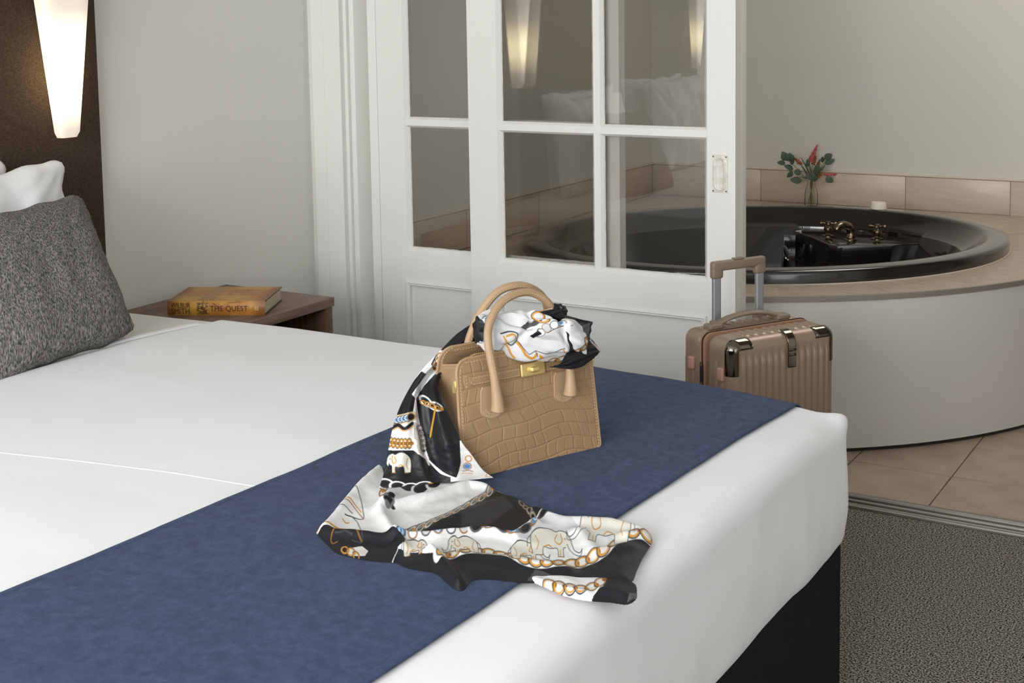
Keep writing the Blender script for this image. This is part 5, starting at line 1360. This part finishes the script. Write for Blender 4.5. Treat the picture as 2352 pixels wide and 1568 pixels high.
# cloth up on the handles: image pixel coordinates (oblique projection along the camera's line of sight onto the bag's front plane, then a plane homography)
Bi = Bm.inverted(); qb = [(1060, 680), (1400, 680), (1400, 860), (1060, 860)]; wb4 = [Bi @ on_bag(a, b, 0.0) for a, b in qb]; Am = []; bv = []
for (p, q), w_ in zip(qb, wb4):
    Am += [[w_.x, w_.z, 1, 0, 0, 0, -p * w_.x, -p * w_.z], [0, 0, 0, w_.x, w_.z, 1, -q * w_.x, -q * w_.z]]; bv += [p, q]
Hb = np.append(np.linalg.solve(np.array(Am), np.array(bv)), 1).reshape(3, 3)
def bag_to_px(p):
    l = Bi @ p; h = Hb @ np.array([l.x - .7225 * l.y, l.z + .324 * l.y, 1.0]); return (h[0] / h[2], h[1] / h[2])
for i in range(NB + 1):
    s = i / NB
    for k in range(NA):
        a = 2 * math.pi * k / NA
        fold = 1 + .15 * math.sin(2 * a + s * 7 + .6) + .12 * math.sin(5 * a - s * 12) + .07 * math.sin(9 * a + s * 9) + .10 * fbm(math.cos(a) * 1.2, math.sin(a) * 1.2, s * 5, 1.2, 2)
        dent = 1 - .30 * math.exp(-((s - .45 - .10 * math.sin(a)) / .035) ** 2) * (1 if math.sin(a) < .9 else .4)
        dent *= 1 - .22 * math.exp(-((s - .80 + .06 * math.sin(a + 1)) / .03) ** 2)
        loc = Pc[i] + Vector((.010 * math.sin(a) * math.sin(s * 6), -math.cos(a) * Hh[i].y * fold * dent, math.sin(a) * Hh[i].x * fold * dent))
        wpt = Bm @ loc; V.append(wpt)
        flat = Bm @ Vector((loc.x, Pc[i].y - Hh[i].y * .6, loc.z)); PQ.append(bag_to_px(flat))
Fc = [(i * NA + k, i * NA + (k + 1) % NA, (i + 1) * NA + (k + 1) % NA, (i + 1) * NA + k) for i in range(NB) for k in range(NA)] + [tuple(range(NA))[::-1], tuple(NB * NA + k for k in range(NA))]
o = mesh_obj('tied_bundle', V, Fc, MSCARF, scarf, angle=180); o.data.shade_smooth(); pr = Print(PQ, (214, 214, 216))  # ground greyed below the scarf's white to paint in fold shading
pr.fill([(1135, 735), (1180, 722), (1200, 770), (1160, 790)], (204, 205, 206), .5); pr.fill([(1215, 770), (1300, 765), (1300, 800), (1240, 808)], (206, 208, 210), .6)  # grey patches add painted fold shading
pr.gems([(1118, 728), (1112, 750), (1106, 785)], 4, 9, ((BLUE, 1), (BLACK, 1), (WHITE, 1), (BLUE, 1)), band=(216, 214, 212)); pr.fill([(1085, 700), (1108, 742), (1100, 810), (1080, 800)], BLACK)
pr.gems([(1226, 768), (1252, 750), (1272, 744), (1294, 737)], 4, 9, ((WHITE, 1), (GREY, 1), (WHITE, 1), (BLUE, 1)), band=(224, 222, 220)); pr.stroke([(1248, 762), (1275, 752), (1308, 746)], 1.6, INK)
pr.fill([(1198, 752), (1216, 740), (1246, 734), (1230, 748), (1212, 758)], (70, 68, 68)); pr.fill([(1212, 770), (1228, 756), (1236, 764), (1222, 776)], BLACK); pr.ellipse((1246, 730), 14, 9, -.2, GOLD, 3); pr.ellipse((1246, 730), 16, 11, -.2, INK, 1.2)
pr.stroke([(1140, 762), (1165, 758), (1182, 764), (1184, 780), (1174, 792), (1164, 786)], 3, INK); pr.stroke([(1145, 768), (1152, 780), (1166, 796), (1172, 812), (1180, 822)], 4, GOLD); pr.stroke([(1152, 768), (1170, 764), (1178, 774)], 4, GOLD)
pr.stroke([(1186, 786), (1196, 800), (1204, 814), (1220, 822), (1230, 812)], 6, GOLD); pr.stroke([(1186, 782), (1200, 800), (1212, 812), (1226, 806), (1232, 818)], 1.8, INK); pr.fill([(1236, 812), (1254, 824), (1248, 832), (1238, 828)], GOLD)
pr.stroke([(1226, 804), (1256, 812), (1280, 800), (1300, 798)], 1.8, INK); pr.stroke([(1284, 800), (1292, 808), (1302, 806), (1306, 798)], 3, GOLD)
pr.chain([(1280, 838), (1300, 828), (1320, 812), (1336, 795), (1342, 775)], 6, 9, GOLD, INK); pr.stroke([(1296, 748), (1298, 770), (1296, 798)], 12, (236, 235, 234))
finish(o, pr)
# --- black ends and the knot
def cloth_patch(name, rows, thick=.003, ground=BLACK, art=None, n=40, fold=.0010):
    """rows of image pixel points (px, py, distance in front of the bag's front plane)"""
    R3 = [smooth_path([on_bag(a, b, y) for a, b, y in row], n) for row in rows]; m_ = len(R3); V = []; PQ = []
    cols = [smooth_path([R3[r][j] for r in range(m_)], n) for j in range(n + 1)]
    for j in range(n + 1):
        for i in range(n + 1):
            p = cols[j][i] + bn * (fold * math.sin(i * .5 + j * .25) + fold * fbm(i * .1, j * .1, len(rows), 1.5, 2)); V.append(p); PQ.append(bag_to_px(p))
    o = mesh_obj(name, V, grid_faces(n + 1, n + 1), MSCARF, scarf); o.data.shade_smooth(); pr = Print(PQ, ground)
    if art: art(pr)
    finish(o, pr); s_ = o.modifiers.new('thickness', 'SOLIDIFY'); s_.thickness = .0008
    return o
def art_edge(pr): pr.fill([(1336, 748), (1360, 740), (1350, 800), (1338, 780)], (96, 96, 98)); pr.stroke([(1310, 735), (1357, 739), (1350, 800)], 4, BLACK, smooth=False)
cloth_patch('loose_end', [[(1290, 722, .010), (1325, 731, .000), (1360, 739, -.004)], [(1300, 762, -.030), (1335, 770, -.022), (1355, 768, -.006)], [(1310, 806, -.034), (1338, 806, -.024), (1351, 802, -.008)]], art=art_edge)
def art_tip(pr): pr.stroke([(1345, 772), (1368, 795), (1378, 806)], 4, (214, 210, 204))
cloth_patch('loose_end', [[(1318, 770, -.010), (1350, 774, -.006), (1368, 790, .000), (1378, 804, .004)], [(1290, 830, -.030), (1325, 818, -.030), (1355, 812, -.016), (1376, 809, .000)], [(1262, 842, -.022), (1300, 847, -.030), (1335, 842, -.022), (1364, 822, -.006)]], art=art_tip)
def art_knot(pr): pr.stroke([(1228, 716), (1245, 712), (1268, 708)], 4, (216, 200, 160)); pr.stroke([(1236, 714), (1250, 710)], 3, GOLD)
cloth_patch('loose_end', [[(1222, 720, .02), (1250, 711, .012), (1282, 704, .010)], [(1232, 722, .012), (1258, 720, .004), (1292, 716, .002)], [(1262, 724, .010), (1280, 730, .0), (1300, 738, -.004)]], art=art_knot)
V = []; Fc = []; kp = on_bag(1279, 718, .026); NK = 26
for i in range(NK):
    for j in range(NK):
        a = math.pi * i / (NK - 1); b = 2 * math.pi * j / (NK - 1); d = Vector((math.sin(a) * math.cos(b), math.sin(a) * math.sin(b), math.cos(a)))
        V.append(kp + d * (.0155 * (1 + .22 * math.sin(3 * b + 4 * a) * math.sin(a) + .2 * fbm(d.x * 2, d.y * 2, d.z * 2, 1, 2))))
o = mesh_obj('knot', V, grid_faces(NK, NK), MSCARF, scarf); o.data.shade_smooth(); pr = Print([bag_to_px(v) for v in V], BLACK); pr.stroke([(1262, 722), (1275, 712), (1290, 706)], 3, (180, 170, 150)); finish(o, pr)
